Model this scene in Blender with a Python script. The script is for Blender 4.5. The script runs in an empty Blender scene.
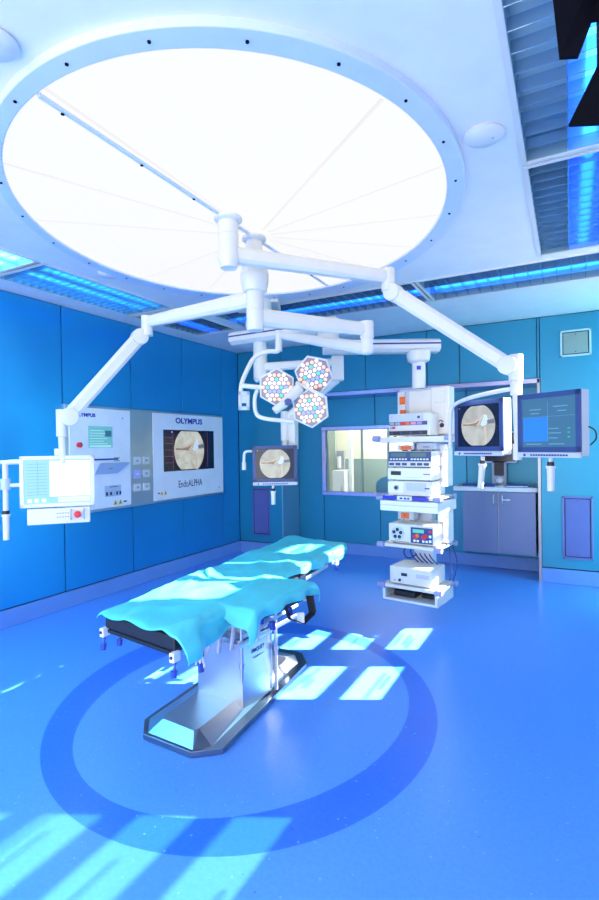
import bpy, bmesh, math, random
from mathutils import Vector, Matrix, noise
random.seed(7)
S = bpy.context.scene
COL = S.collection
PI = math.pi
V = Vector

# ---------------------------------------------------------------- materials
MATS = {}
def mat(name, col, rough=.5, metal=0.0, emis=None, estr=0.0, spec=.5, var=.03, vscale=6.0, bump=0.0, bscale=200.0, trans=0.0, coat=0.0):
    if name in MATS: return MATS[name]
    m = bpy.data.materials.new(name); m.use_nodes = True
    nt = m.node_tree; b = nt.nodes['Principled BSDF']
    b.inputs['Roughness'].default_value = rough
    b.inputs['Metallic'].default_value = metal
    b.inputs['Specular IOR Level'].default_value = spec
    b.inputs['Transmission Weight'].default_value = trans
    b.inputs['Coat Weight'].default_value = coat
    tc = nt.nodes.new('ShaderNodeTexCoord')
    nz = nt.nodes.new('ShaderNodeTexNoise'); nz.inputs['Scale'].default_value = vscale; nz.inputs['Detail'].default_value = 3
    nt.links.new(tc.outputs['Object'], nz.inputs['Vector'])
    cr = nt.nodes.new('ShaderNodeValToRGB')
    cr.color_ramp.elements[0].position = .3; cr.color_ramp.elements[1].position = .7
    cr.color_ramp.elements[0].color = tuple(max(0, c*(1-var)) for c in col)+(1,)
    cr.color_ramp.elements[1].color = tuple(min(1, c*(1+var)) for c in col)+(1,)
    nt.links.new(nz.outputs['Fac'], cr.inputs['Fac'])
    nt.links.new(cr.outputs['Color'], b.inputs['Base Color'])
    if emis:
        b.inputs['Emission Color'].default_value = tuple(emis)+(1,); b.inputs['Emission Strength'].default_value = estr
    if bump:
        n2 = nt.nodes.new('ShaderNodeTexNoise'); n2.inputs['Scale'].default_value = bscale
        nt.links.new(tc.outputs['Object'], n2.inputs['Vector'])
        bp = nt.nodes.new('ShaderNodeBump'); bp.inputs['Strength'].default_value = bump; bp.inputs['Distance'].default_value = .002
        nt.links.new(n2.outputs['Fac'], bp.inputs['Height']); nt.links.new(bp.outputs['Normal'], b.inputs['Normal'])
    MATS[name] = m; return m

WHITE = mat('white_enamel', (.72,.71,.68), .34)
WARMW = mat('off_white_enamel', (.62,.63,.65), .35)
CEIL  = mat('ceiling_paint', (.80,.80,.82), .38, spec=.4)
DISCR = mat('luminaire_rim_metal', (.62,.70,.86), .3, spec=.6)
STEEL = mat('brushed_steel', (.60,.62,.66), .36, metal=1.0, var=.06, vscale=3)
STEELD= mat('dark_steel', (.26,.28,.33), .3, metal=1.0, var=.05)
STEELC= mat('cabinet_steel', (.12,.17,.30), .40, metal=.95, var=.05, vscale=2)
TRIMM = mat('violet_grey_anodised_trim', (.36,.36,.60), .25, metal=.8)
PANEL = mat('teal_wall_panel', (.012,.245,.39), .32, spec=.5, metal=.25, var=.04, vscale=1.2)
PANELL= mat('blue_teal_wall_panel', (.022,.36,.70), .28, spec=.6, metal=.55, var=.04, vscale=1.2)
JOINT = mat('dark_joint', (.004,.02,.06), .6)
BASEB = mat('vinyl_skirting', (.13,.30,.68), .4)
BLACK = mat('black_plastic', (.012,.012,.018), .4)
MATBLK= mat('matte_black_metal', (.002,.002,.005), .8, spec=.1)
NAVY  = mat('navy_plastic', (.02,.05,.22), .35)
BEZEL = mat('slate_blue_bezel', (.035,.065,.20), .38)
BLUEK = mat('blue_knob_plastic', (.02,.06,.42), .35)
BLUEB = mat('royal_blue_bar', (.01,.03,.55), .35)
RED   = mat('red_plastic', (.75,.02,.04), .35)
ORANGE= mat('orange_plastic', (.95,.16,.02), .4)
YEL   = mat('yellow_sticker', (.9,.55,.05), .5)
GREY  = mat('grey_plastic', (.36,.40,.48), .4)
LGREY = mat('light_grey_panel', (.52,.58,.70), .4)
PADM  = mat('black_table_pad', (.008,.010,.02), .55, bump=.1)
CLOTH = mat('turquoise_drape', (.07,.58,.64), .42, spec=.5, var=.05, vscale=9, bump=.25, bscale=350)
INKB  = mat('blue_lettering', (.01,.03,.35), .5)
INKD  = mat('dark_lettering', (.02,.03,.10), .5)
WHITEB = mat('console_white', (.88,.88,.90), .3)
CREAM = mat('cream_paint', (.82,.80,.70), .6)
SAGE  = mat('sage_paint', (.26,.35,.34), .6)
PALEG = mat('pale_green_paint', (.45,.55,.48), .6)
LABELW= mat('white_label', (.85,.88,.92), .5)
RUBBER= mat('grey_blue_rubber', (.30,.32,.50), .5)

def emat(name, col, st):
    if name in MATS: return MATS[name]
    m = bpy.data.materials.new(name); m.use_nodes = True
    nt = m.node_tree; b = nt.nodes['Principled BSDF']
    b.inputs['Base Color'].default_value = tuple(c*.5 for c in col)+(1,)
    b.inputs['Emission Color'].default_value = tuple(col)+(1,); b.inputs['Emission Strength'].default_value = st
    b.inputs['Roughness'].default_value = .3
    MATS[name] = m; return m

def floor_mat():
    m = bpy.data.materials.new('blue_vinyl_floor'); m.use_nodes = True
    nt = m.node_tree; N = nt.nodes; L = nt.links; b = N['Principled BSDF']
    b.inputs['Roughness'].default_value = .30; b.inputs['Specular IOR Level'].default_value = .45
    tc = N.new('ShaderNodeTexCoord')
    def ring(ax, ay, cx, cy, dg):
        mp = N.new('ShaderNodeVectorMath'); mp.operation = 'SUBTRACT'; mp.inputs[1].default_value = (cx, cy, 0)
        L.new(tc.outputs['Object'], mp.inputs[0])
        rt = N.new('ShaderNodeVectorRotate'); rt.rotation_type = 'Z_AXIS'; rt.inputs['Angle'].default_value = -math.radians(dg)
        L.new(mp.outputs[0], rt.inputs['Vector'])
        sc = N.new('ShaderNodeVectorMath'); sc.operation = 'MULTIPLY'; sc.inputs[1].default_value = (1/ax, 1/ay, 0)
        L.new(rt.outputs[0], sc.inputs[0])
        ln = N.new('ShaderNodeVectorMath'); ln.operation = 'LENGTH'; L.new(sc.outputs[0], ln.inputs[0])
        lt = N.new('ShaderNodeMath'); lt.operation = 'LESS_THAN'; lt.inputs[1].default_value = 1
        L.new(ln.outputs['Value'], lt.inputs[0]); return lt
    o = ring(1.180, 1.335, -1.870, 2.768, 27); i = ring(.970, 1.123, -1.823, 2.752, 0)
    sb = N.new('ShaderNodeMath'); sb.operation = 'SUBTRACT'; L.new(o.outputs[0], sb.inputs[0]); L.new(i.outputs[0], sb.inputs[1])
    nz = N.new('ShaderNodeTexNoise'); nz.inputs['Scale'].default_value = 55; nz.inputs['Detail'].default_value = 2
    L.new(tc.outputs['Object'], nz.inputs['Vector'])
    def two(c1, c2):
        r = N.new('ShaderNodeValToRGB'); r.color_ramp.elements[0].position = .4; r.color_ramp.elements[1].position = .62
        r.color_ramp.elements[0].color = c1+(1,); r.color_ramp.elements[1].color = c2+(1,)
        L.new(nz.outputs['Fac'], r.inputs['Fac']); return r
    base = two((.090,.300,.86), (.100,.325,.90)); dark = two((.030,.165,.74), (.036,.180,.78))
    mx = N.new('ShaderNodeMix'); mx.data_type = 'RGBA'
    L.new(sb.outputs[0], mx.inputs['Factor']); L.new(base.outputs[0], mx.inputs['A']); L.new(dark.outputs[0], mx.inputs['B'])
    # pale flecks and dark flecks of the vinyl
    vo = N.new('ShaderNodeTexVoronoi'); vo.inputs['Scale'].default_value = 16; L.new(tc.outputs['Object'], vo.inputs['Vector'])
    f1 = N.new('ShaderNodeMath'); f1.operation = 'LESS_THAN'; f1.inputs[1].default_value = .075; L.new(vo.outputs['Distance'], f1.inputs[0])
    m2 = N.new('ShaderNodeMix'); m2.data_type = 'RGBA'; m2.inputs['B'].default_value = (.25,.50,.95,1)
    g1 = N.new('ShaderNodeMath'); g1.operation = 'MULTIPLY'; g1.inputs[1].default_value = .7; L.new(f1.outputs[0], g1.inputs[0])
    L.new(g1.outputs[0], m2.inputs['Factor']); L.new(mx.outputs['Result'], m2.inputs['A'])
    vo2 = N.new('ShaderNodeTexVoronoi'); vo2.inputs['Scale'].default_value = 11
    ofs = N.new('ShaderNodeVectorMath'); ofs.inputs[1].default_value = (5.3, 2.1, 0); L.new(tc.outputs['Object'], ofs.inputs[0]); L.new(ofs.outputs[0], vo2.inputs['Vector'])
    f2 = N.new('ShaderNodeMath'); f2.operation = 'LESS_THAN'; f2.inputs[1].default_value = .045; L.new(vo2.outputs['Distance'], f2.inputs[0])
    g2 = N.new('ShaderNodeMath'); g2.operation = 'MULTIPLY'; g2.inputs[1].default_value = .6; L.new(f2.outputs[0], g2.inputs[0])
    m3 = N.new('ShaderNodeMix'); m3.data_type = 'RGBA'; m3.inputs['B'].default_value = (.01,.05,.35,1)
    L.new(g2.outputs[0], m3.inputs['Factor']); L.new(m2.outputs['Result'], m3.inputs['A'])
    L.new(m3.outputs['Result'], b.inputs['Base Color'])
    return m

def glass_mat():
    m = bpy.data.materials.new('clear_glass'); m.use_nodes = True
    nt = m.node_tree; N = nt.nodes; L = nt.links
    for n in list(N):
        if n.type != 'OUTPUT_MATERIAL': N.remove(n)
    out = [n for n in N if n.type == 'OUTPUT_MATERIAL'][0]
    t = N.new('ShaderNodeBsdfTransparent'); t.inputs['Color'].default_value = (.94,.98,.97,1)
    g = N.new('ShaderNodeBsdfGlossy'); g.inputs['Roughness'].default_value = .03
    fr = N.new('ShaderNodeFresnel'); fr.inputs['IOR'].default_value = 1.3
    mx = N.new('ShaderNodeMixShader'); L.new(fr.outputs[0], mx.inputs['Fac']); L.new(t.outputs[0], mx.inputs[1]); L.new(g.outputs[0], mx.inputs[2])
    L.new(mx.outputs[0], out.inputs['Surface']); return m

# ---------------------------------------------------------------- mesh helpers
def box(bm, c, s, M=None):
    vs = []
    for dz in (-.5,.5):
        for dx, dy in ((-.5,-.5),(.5,-.5),(.5,.5),(-.5,.5)):
            p = V((c[0]+dx*s[0], c[1]+dy*s[1], c[2]+dz*s[2]))
            if M: p = M @ p
            vs.append(bm.verts.new(p))
    for f in ((3,2,1,0),(4,5,6,7),(0,1,5,4),(1,2,6,5),(2,3,7,6),(3,0,4,7)):
        bm.faces.new([vs[i] for i in f])
def bx(bm, x0, x1, y0, y1, z0, z1, M=None):
    box(bm, ((x0+x1)/2,(y0+y1)/2,(z0+z1)/2), (abs(x1-x0),abs(y1-y0),abs(z1-z0)), M)
def frame_of(d):
    d = d.normalized(); up = V((0,0,1)) if abs(d.z) < .95 else V((0,1,0))
    x = d.cross(up).normalized(); y = x.cross(d).normalized(); return x, y, d
def beam(bm, p0, p1, w, h, w1=None, h1=None):
    p0, p1 = V(p0), V(p1); x, y, d = frame_of(p1-p0)
    w1 = w if w1 is None else w1; h1 = h if h1 is None else h1
    vs = []
    for p, ww, hh in ((p0,w,h),(p1,w1,h1)):
        k = .22
        for a, b in ((-.5,-.5+k),(-.5+k*h/w if False else -.5+k,-.5),(.5-k,-.5),(.5,-.5+k),(.5,.5-k),(.5-k,.5),(-.5+k,.5),(-.5,.5-k)):
            vs.append(bm.verts.new(p + x*a*ww + y*b*hh))
    n = 8
    for i in range(n):
        j = (i+1) % n; bm.faces.new((vs[i],vs[j],vs[n+j],vs[n+i]))
    bm.faces.new(vs[:n][::-1]); bm.faces.new(vs[n:])
def cyl(bm, p0, p1, r0, r1=None, n=24):
    p0, p1 = V(p0), V(p1); r1 = r0 if r1 is None else r1; x, y, d = frame_of(p1-p0)
    a = [bm.verts.new(p0+(x*math.cos(2*PI*i/n)+y*math.sin(2*PI*i/n))*r0) for i in range(n)]
    b = [bm.verts.new(p1+(x*math.cos(2*PI*i/n)+y*math.sin(2*PI*i/n))*r1) for i in range(n)]
    for i in range(n):
        j = (i+1) % n; bm.faces.new((a[i],a[j],b[j],b[i]))
    bm.faces.new(a[::-1]); bm.faces.new(b)
def lathe(bm, c, prof, n=32):
    rings = []
    for r, z in prof:
        rings.append([bm.verts.new((c[0]+r*math.cos(2*PI*i/n), c[1]+r*math.sin(2*PI*i/n), z)) for i in range(n)])
    for k in range(len(rings)-1):
        for i in range(n):
            j = (i+1) % n; bm.faces.new((rings[k][i],rings[k][j],rings[k+1][j],rings[k+1][i]))
    bm.faces.new(rings[0][::-1]); bm.faces.new(rings[-1])
def smoothpath(pts, it=2):
    pts = [V(p) for p in pts]
    for _ in range(it):
        q = [pts[0]]
        for a, b in zip(pts[:-1], pts[1:]): q += [a.lerp(b,.25), a.lerp(b,.75)]
        q.append(pts[-1]); pts = q
    return pts
def tube(bm, pts, r, n=10, smooth=2):
    pts = smoothpath(pts, smooth) if smooth else [V(p) for p in pts]
    d0 = (pts[1]-pts[0]).normalized(); x, y, _ = frame_of(d0); rings = []
    for i, p in enumerate(pts):
        d = (pts[min(i+1,len(pts)-1)]-pts[max(i-1,0)]).normalized()
        x = (x - d*x.dot(d)).normalized(); y = d.cross(x)
        rings.append([bm.verts.new(p+(x*math.cos(2*PI*k/n)+y*math.sin(2*PI*k/n))*r) for k in range(n)])
    for a, b in zip(rings[:-1], rings[1:]):
        for k in range(n):
            j = (k+1) % n; bm.faces.new((a[k],a[j],b[j],b[k]))
    bm.faces.new(rings[0][::-1]); bm.faces.new(rings[-1])
def prism(bm, poly, z0, z1, M=None):
    T = (lambda p: M @ V(p)) if M else V
    a = [bm.verts.new(T((p[0],p[1],z0))) for p in poly]; b = [bm.verts.new(T((p[0],p[1],z1))) for p in poly]
    n = len(poly)
    for i in range(n):
        j = (i+1) % n; bm.faces.new((a[i],a[j],b[j],b[i]))
    bm.faces.new(a[::-1]); bm.faces.new(b)
def hull_loft(bm, lo, hi):
    a = [bm.verts.new(p) for p in lo]; b = [bm.verts.new(p) for p in hi]; n = len(lo)
    for i in range(n):
        j = (i+1) % n; bm.faces.new((a[i],a[j],b[j],b[i]))
    bm.faces.new(a[::-1]); bm.faces.new(b)

FR = {}                                             # frames of the empties
def B(): return bmesh.new()
def obj(name, bm, m, parent=None, bev=0.0, smooth=False, local=False, auto=False, seg=2):
    """one mesh object; geometry is given in world space unless local"""
    if parent is not None and not local and parent in FR: bm.transform(FR[parent].inverted())
    bmesh.ops.recalc_face_normals(bm, faces=bm.faces)
    me = bpy.data.meshes.new(name); bm.to_mesh(me); bm.free()
    o = bpy.data.objects.new(name, me); COL.objects.link(o); me.materials.append(m)
    if smooth:
        for p in me.polygons: p.use_smooth = True
    if parent is not None:
        o.parent = parent
        FR[o] = FR.get(parent, Matrix.Identity(4)).copy()
    else: FR[o] = Matrix.Identity(4)
    if bev:
        md = o.modifiers.new('bevel','BEVEL'); md.width = bev; md.segments = seg; md.limit_method = 'ANGLE'; md.angle_limit = math.radians(40)
        md.harden_normals = False
    if smooth and not bev:
        try:
            me.set_sharp_from_angle(angle=math.radians(40))
        except Exception: pass
    return o
def meta(o, label=None, cat=None, group=None, kind=None):
    if label: o['label'] = label
    if cat: o['category'] = cat
    if group: o['group'] = group
    if kind: o['kind'] = kind
    return o
def thing(name, label, cat, loc=(0,0,0), rz=0, group=None):
    o = bpy.data.objects.new(name, None); COL.objects.link(o); o.location = loc; o.rotation_euler = (0,0,rz)
    o.empty_display_size = .1
    FR[o] = Matrix.Translation(loc) @ Matrix.Rotation(rz,4,'Z')
    return meta(o, label, cat, group)
def struct(name, bm, m, label=None, cat=None, **k):
    o = obj(name, bm, m, **k); o['kind'] = 'structure'
    if label: meta(o, label, cat)
    return o
def text(name, s, size, M, m, parent, local=True, ext=.0008, bold=0.0, sx=1.0):
    cu = bpy.data.curves.new('txt','FONT'); cu.body = s; cu.size = size; cu.extrude = ext; cu.align_x = 'CENTER'; cu.align_y = 'CENTER'; cu.offset = bold
    t = bpy.data.objects.new('txt', cu); COL.objects.link(t)
    bpy.context.view_layer.update()
    me = bpy.data.meshes.new_from_object(t.evaluated_get(bpy.context.evaluated_depsgraph_get()))
    bpy.data.objects.remove(t); bpy.data.curves.remove(cu)
    me.transform(Matrix.Diagonal((sx,1,1,1))); me.transform(M)
    if not local: me.transform(FR[parent].inverted())
    me.materials.clear(); me.materials.append(m); me.name = name
    o = bpy.data.objects.new(name, me); COL.objects.link(o); o.parent = parent; FR[o] = FR[parent].copy(); return o
# text standing upright, read from -y (local frames of devices)
def TF(x, y, z): return Matrix.Translation((x,y,z)) @ Matrix.Rotation(PI/2,4,'X')
# text upright on the left wall, read from +x
def TL(x, y, z): return Matrix.Translation((x,y,z)) @ Matrix.Rotation(PI/2,4,'Z') @ Matrix.Rotation(PI/2,4,'X')

# ---------------------------------------------------------------- room
XL, XR, YB, YR, H, HB = -4.513, .76, 6.505, 7.011, 3.058, .164
Y0 = -1.6
bm = B(); bx(bm, XL-.1, XR+.12, Y0, YR+.06, -.1, 0); fl = struct('floor', bm, floor_mat(), 'glossy blue vinyl floor with a darker blue ring inlaid around the table', 'floor')

# left wall: backing and panels
bm = B(); bx(bm, XL-.1, XL-.022, Y0, YB+.1, 0, H+.1); wl = struct('wall_left', bm, JOINT, 'left wall of tall glossy blue panels with thin dark joints', 'wall')
seams = [Y0, -.18, .72, 1.62, 2.52, 3.424, 4.334, 5.222, 6.098, YB]
for a, b in zip(seams[:-1], seams[1:]):
    bm = B(); bx(bm, XL-.02, XL, a+.006, b-.006, HB+.012, H-.008)
    obj('wall_panel', bm, PANELL, wl, bev=.002)
bm = B(); bx(bm, XL-.02, XL+.012, Y0, YB-.0, 0, HB)
struct('baseboard_left', bm, BASEB, 'blue coved vinyl skirting along the left wall', 'skirting', bev=.006)

# back wall with the shallow recess
RX0, RX1, RZ = -3.737, -.334, 2.345
bm = B()
bx(bm, XL-.1, RX0-.02, YB+.022, YB+.1, 0, H+.1)
bx(bm, RX1+.03, XR+.1, YB+.022, YB+.1, 0, H+.1)
bx(bm, RX0-.02, RX1+.03, YB+.022, YB+.1, RZ+.01, H+.1)
WX0, WX1, WZ0, WZ1 = -3.262, -1.75, .925, 1.835
bx(bm, RX0-.06, WX0-.06, YR+.022, YR+.07, 0, RZ+.05)
bx(bm, WX1+.06, RX1+.06, YR+.022, YR+.07, 0, RZ+.05)
bx(bm, WX0-.06, WX1+.06, YR+.022, YR+.07, 0, WZ0-.06)
bx(bm, WX0-.06, WX1+.06, YR+.022, YR+.07, WZ1+.06, RZ+.05)
bx(bm, RX0-.06, RX1+.06, YB+.1, YR+.07, RZ+.012, RZ+.06)
bx(bm, RX1+.03, RX1+.06, YB+.1, YR+.02, 0, RZ+.03)
bx(bm, RX0-.06, RX0-.02, YB+.1, YR+.02, 0, RZ+.03)
wb = struct('wall_back', bm, JOINT, 'back wall of glossy teal panels with a wide shallow recess', 'wall')
def pan(x0, x1, z0, z1, y):
    bm = B(); bx(bm, x0+.005, x1-.005, y, y+.02, z0+.004, z1-.004); obj('wall_panel', bm, PANEL, wb, bev=.002)
pan(XL+.002, RX0-.02, HB+.01, H-.006, YB)
hs = [RX0-.02, -3.25, -2.43, -1.6, -1.2, RX1+.0]
for a, b in zip(hs[:-1], hs[1:]): pan(a, b, RZ+.01, H-.006, YB)
pan(RX1+.03, XR, HB+.01, H-.006, YB)
pan(RX1+.0, RX1+.03, RZ+.01, H-.006, YB)
pan(RX0, WX0-.05, HB, RZ, YR)
pan(WX0-.05, -2.484, WZ1+.05, RZ, YR); pan(-2.484, WX1+.05, WZ1+.05, RZ, YR)
pan(WX0-.05, -2.42, HB, WZ0-.05, YR); pan(-2.42, WX1+.05, HB, WZ0-.05, YR)
pan(WX1+.05, -1.215, HB, RZ, YR); pan(-1.215, RX1, HB, RZ, YR)
for x0, x1, y, nm in ((XL+.012, RX0, YB, 'left stretch'), (RX1+.03, XR, YB, 'right stretch'), (RX0, RX1, YR, 'recess')):
    bm = B(); bx(bm, x0, x1, y-.012, y+.02, 0, HB)
    struct('baseboard_back', bm, BASEB, 'blue coved skirting at the back wall, '+nm, 'skirting', bev=.006)
# recess jambs and header in stainless trim
bm = B(); bx(bm, RX0-.02, RX0, YB-.004, YR, HB, RZ); struct('trim_1', bm, mat('satin_jamb_steel', (.20,.42,.55), .32, metal=.55), 'satin steel jamb at the left side of the wall recess', 'trim')
bm = B(); bx(bm, RX1, RX1+.03, YB-.012, YR, 0, RZ); struct('trim_2', bm, STEELD, 'steel jamb at the right side of the wall recess', 'trim')
bm = B(); bx(bm, RX0-.02, RX1+.03, YB-.012, YR, RZ-.048, RZ+.008); struct('trim_3', bm, TRIMM, 'violet grey metal header trim over the wall recess', 'trim', bev=.004)

# observation window in the recess
wn = thing('window_1', 'observation window with violet metal frame in the back recess', 'window', (WX0, YR, WZ0)); wn['kind'] = 'structure'
bm = B()
bx(bm, WX0-.06, WX1+.06, YR-.045, YR+.06, WZ1, WZ1+.06); bx(bm, WX0-.06, WX1+.06, YR-.045, YR+.06, WZ0-.06, WZ0)
bx(bm, WX0-.06, WX0, YR-.04, YR+.06, WZ0, WZ1); bx(bm, WX1, WX1+.06, YR-.04, YR+.06, WZ0, WZ1)
obj('window_frame', bm, TRIMM, wn, bev=.006)
bm = B()
for x in (-2.70, -2.30): bx(bm, x-.012, x+.012, YR+.01, YR+.05, WZ0, WZ1)
bx(bm, WX0, WX0+.02, YR+.01, YR+.05, WZ0, WZ1)
obj('mullion', bm, mat('grey_green_mullion', (.28,.36,.32), .4, metal=.3), wn)
bm = B(); bx(bm, WX0, WX1, YR+.028, YR+.034, WZ0, WZ1); obj('pane', bm, glass_mat(), wn)

# the room behind the window
ob = lambda nm, bm, m, lab, cat: meta(struct(nm, bm, m), lab, cat)
bm = B(); bx(bm, -4.9, -.6, 9.0, 9.1, 1.36, 2.6); ob('wall_beyond', bm, CREAM, 'cream upper wall of the room seen through the window', 'wall')
bm = B(); bx(bm, -4.9, -.6, 8.97, 9.08, 0, 1.36); ob('trim_4', bm, SAGE, 'sage green dado of the room seen through the window', 'dado')
bm = B(); bx(bm, -4.9, -4.8, YR+.07, 9.1, 0, 2.6); ob('wall_beyond', bm, SAGE, 'dull green side wall beyond the window', 'wall')
bm = B(); bx(bm, -.7, -.6, YR+.07, 9.1, 0, 2.6); ob('wall_beyond', bm, CREAM, 'cream right side wall beyond the window', 'wall')
bm = B(); bx(bm, -4.9, -.6, YR+.07, 9.1, -.1, 0); ob('floor_beyond', bm, LGREY, 'pale floor of the adjoining room', 'floor')
bm = B(); bx(bm, -4.9, -.6, YR+.07, 9.1, 2.6, 2.7); ob('ceiling_beyond', bm, CREAM, 'cream ceiling of the adjoining room', 'ceiling')
bm = B(); bx(bm, -3.3, -1.9, 7.9, 8.3, 2.56, 2.6); o = obj('added_ceiling_lamp', bm, emat('added_lamp_glow', (1,.93,.78), 26)); meta(o, 'warm flush ceiling lamp added to light the adjoining room', 'lamp')  # unseen lamp added to light the room behind the window
t = thing('door_1', 'pale green door with white frame beyond the window', 'door', (-3.6, 8.3, 0)); t['kind'] = 'structure'
bm = B(); bx(bm, -3.93, -3.68, 8.28, 8.32, 0, 2.2); obj('door_leaf', bm, PALEG, t)
bm = B(); bx(bm, -3.42, -3.36, 8.26, 8.34, 0, 2.3); bx(bm, -3.97, -3.93, 8.26, 8.34, 0, 2.3); obj('door_frame', bm, LABELW, t)
t = thing('soap_dispenser', 'dark soap dispenser on white cabinet behind the window', 'dispenser', (-3.55, 8.3, 1.2))
bm = B(); bx(bm, -3.64, -3.50, 8.24, 8.30, 1.20, 1.52); obj('back_plate', bm, GREY, t)
bm = B(); cyl(bm, (-3.575,8.2,1.22), (-3.575,8.2,1.42), .035); obj('bottle', bm, LABELW, t, smooth=True)
t = thing('side_cabinet', 'white tall cabinet behind the observation window', 'cabinet', (-3.55, 8.3, 0))
bm = B(); bx(bm, -3.66, -3.44, 8.1, 8.5, 0, 1.18); obj('body', bm, LABELW, t, bev=.006)
bm = B(); bx(bm, -3.50, -3.49, 8.085, 8.1, .7, .9); obj('handle', bm, STEEL, t)
t = thing('office_chair', 'blue rounded office chair behind the observation window', 'chair', (-2.42, 7.6, 0))
bm = B()
pts = [(.27*math.sin(a)*1.0, .98+.16*(math.cos(a)) ) for a in [math.radians(-90+i*15) for i in range(13)]]
poly = [(p[0], p[1]) for p in pts]+[(.25,.70),(-.25,.70)]
prism(bm, poly, -.03, .03, Matrix.Translation((-2.42,7.6,0)) @ Matrix.Rotation(PI/2,4,'X')); obj('backrest', bm, mat('chair_fabric', (.10,.30,.50), .8), t, bev=.012)
bm = B(); bx(bm, -2.66,-2.18,7.35,7.85,.46,.53); obj('seat', bm, MATS['chair_fabric'], t, bev=.02)
bm = B(); cyl(bm,(-2.42,7.6,.06),(-2.42,7.6,.46),.03); bx(bm,-2.45,-2.39,7.61,7.65,.45,.8); obj('column', bm, BLACK, t)
bm = B()
for k in range(5):
    a = k*2*PI/5; beam(bm,(-2.42,7.6,.07),(-2.42+.27*math.cos(a),7.6+.27*math.sin(a),.05),.04,.03)
    cyl(bm,(-2.42+.27*math.cos(a),7.6+.27*math.sin(a),.0),(-2.42+.27*math.cos(a),7.6+.27*math.sin(a),.05),.02)
obj('base', bm, BLACK, t)

# right wall (out of frame) with the slit windows that let the sun in
zs = [(1.285,1.455),(1.548,1.72),(1.81,1.985),(2.075,2.25),(2.335,2.51),(2.60,2.755)]
ys = [(.35,1.25),(1.40,2.80),(3.94,4.48),(4.82,5.34)]
DY0, DY1, DZ1 = 5.55, 6.42, 2.95
bm = B(); xw0, xw1 = XR, XR+.02
zc = [0]+[v for p in zs for v in p]+[H+.1]; yc = [Y0]+[v for p in ys for v in p]+[DY0]
for i in range(0, len(zc)-1, 2):
    za, zb = zc[i], zc[i+1]
    if 2.45 < za < 2.58:
        bx(bm, xw0, xw1, Y0, 3.45, za, zb); bx(bm, xw0, xw1, ys[2][1], DY0, za, zb)
    elif za > 2.45: # second bay opened wider at its top to let sun onto the table
        bx(bm, xw0, xw1, Y0, 3.45, za, zb); bx(bm, xw0, xw1, ys[2][1], DY0, za, zb)
        if zb > 2.9: bx(bm, xw0, xw1, 3.45, ys[2][1], 2.88, zb)
    else: bx(bm, xw0, xw1, Y0, DY0, za, zb)
bx(bm, xw0, xw1, DY1, YB+.1, 0, H+.1); bx(bm, xw0, xw1, DY0, DY1, DZ1, H+.1)
for z0, z1 in zs:
    for i in range(0, len(yc)-1, 2): bx(bm, xw0, xw1, yc[i], (3.45 if z0 > 2.5 and yc[i] == 2.80 else yc[i+1]), z0, z1)
struct('wall_right', bm, mat('right_wall_paint', (.35,.55,.75), .5), 'right wall with rows of narrow daylight slit windows', 'wall')
def frosted():
    m = bpy.data.materials.new('frosted_glass'); m.use_nodes = True
    nt = m.node_tree; N = nt.nodes; L = nt.links
    for n in list(N):
        if n.type != 'OUTPUT_MATERIAL': N.remove(n)
    out = N[0]; a = N.new('ShaderNodeBsdfTranslucent'); a.inputs['Color'].default_value = (.34,.58,.64,1)
    g = N.new('ShaderNodeBsdfGlossy'); g.inputs['Roughness'].default_value = .3; mx = N.new('ShaderNodeMixShader'); mx.inputs['Fac'].default_value = .08
    L.new(a.outputs[0], mx.inputs[1]); L.new(g.outputs[0], mx.inputs[2]); L.new(mx.outputs[0], out.inputs['Surface']); return m
dr2 = thing('added_door', 'frosted glass door with steel frame added in the unseen right wall for its glow', 'door', (XR, DY0, 0)); dr2['kind'] = 'structure'  # added out of view so its glow reaches the left wall
bm = B(); bx(bm, XR-.01, XR+.03, DY0-.03, DY0+.03, 0, DZ1); bx(bm, XR-.01, XR+.03, DY1-.03, DY1+.03, 0, DZ1); bx(bm, XR-.01, XR+.03, DY0, DY1, DZ1-.05, DZ1); bx(bm, XR-.01, XR+.03, DY0, DY1, .0, .12); obj('door_frame', bm, STEEL, dr2, bev=.003)
bm = B(); bx(bm, XR+.008, XR+.012, DY0+.03, DY1-.03, .12, DZ1-.05); obj('pane', bm, frosted(), dr2)
bm = B(); tube(bm, [(XR,DY0+.08,.95),(XR-.05,DY0+.08,.97),(XR-.05,DY0+.08,1.25),(XR,DY0+.08,1.27)], .012); obj('handle', bm, STEEL, dr2, smooth=True)
def tinted():
    m = bpy.data.materials.new('tinted_glass'); m.use_nodes = True
    nt = m.node_tree; N = nt.nodes
    for n in list(N):
        if n.type != 'OUTPUT_MATERIAL': N.remove(n)
    a = N.new('ShaderNodeBsdfTransparent'); a.inputs['Color'].default_value = (.42,.46,.50,1); nt.links.new(a.outputs[0], N[0].inputs['Surface']); return m
w2 = thing('added_panes', 'row of tinted slit panes added in the right wall near the camera to dim the sun', 'window', (XR, .35, 1.28)); w2['kind'] = 'structure'
bm = B(); bx(bm, XR+.021, XR+.024, .30, 2.85, 1.25, 2.80); obj('pane', bm, tinted(), w2)  # unseen tinted sheet added to dim the near sun stripes
# fine wires within the far and near slit windows (streaks in the sun patches)
bm = B()
for z0, z1 in zs:
    for y0, y1 in ys:
        for k in range(3):
            zz = z0+(z1-z0)*random.choice((.22,.4,.55,.7,.82)); yy0 = y0+(y1-y0)*random.random()*.5
            bx(bm, XR+.004, XR+.010, yy0, yy0+(y1-y0)*random.uniform(.25,.6), zz-.004, zz+.004)
obj('blind_slat', bm, LGREY, w2)

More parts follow.
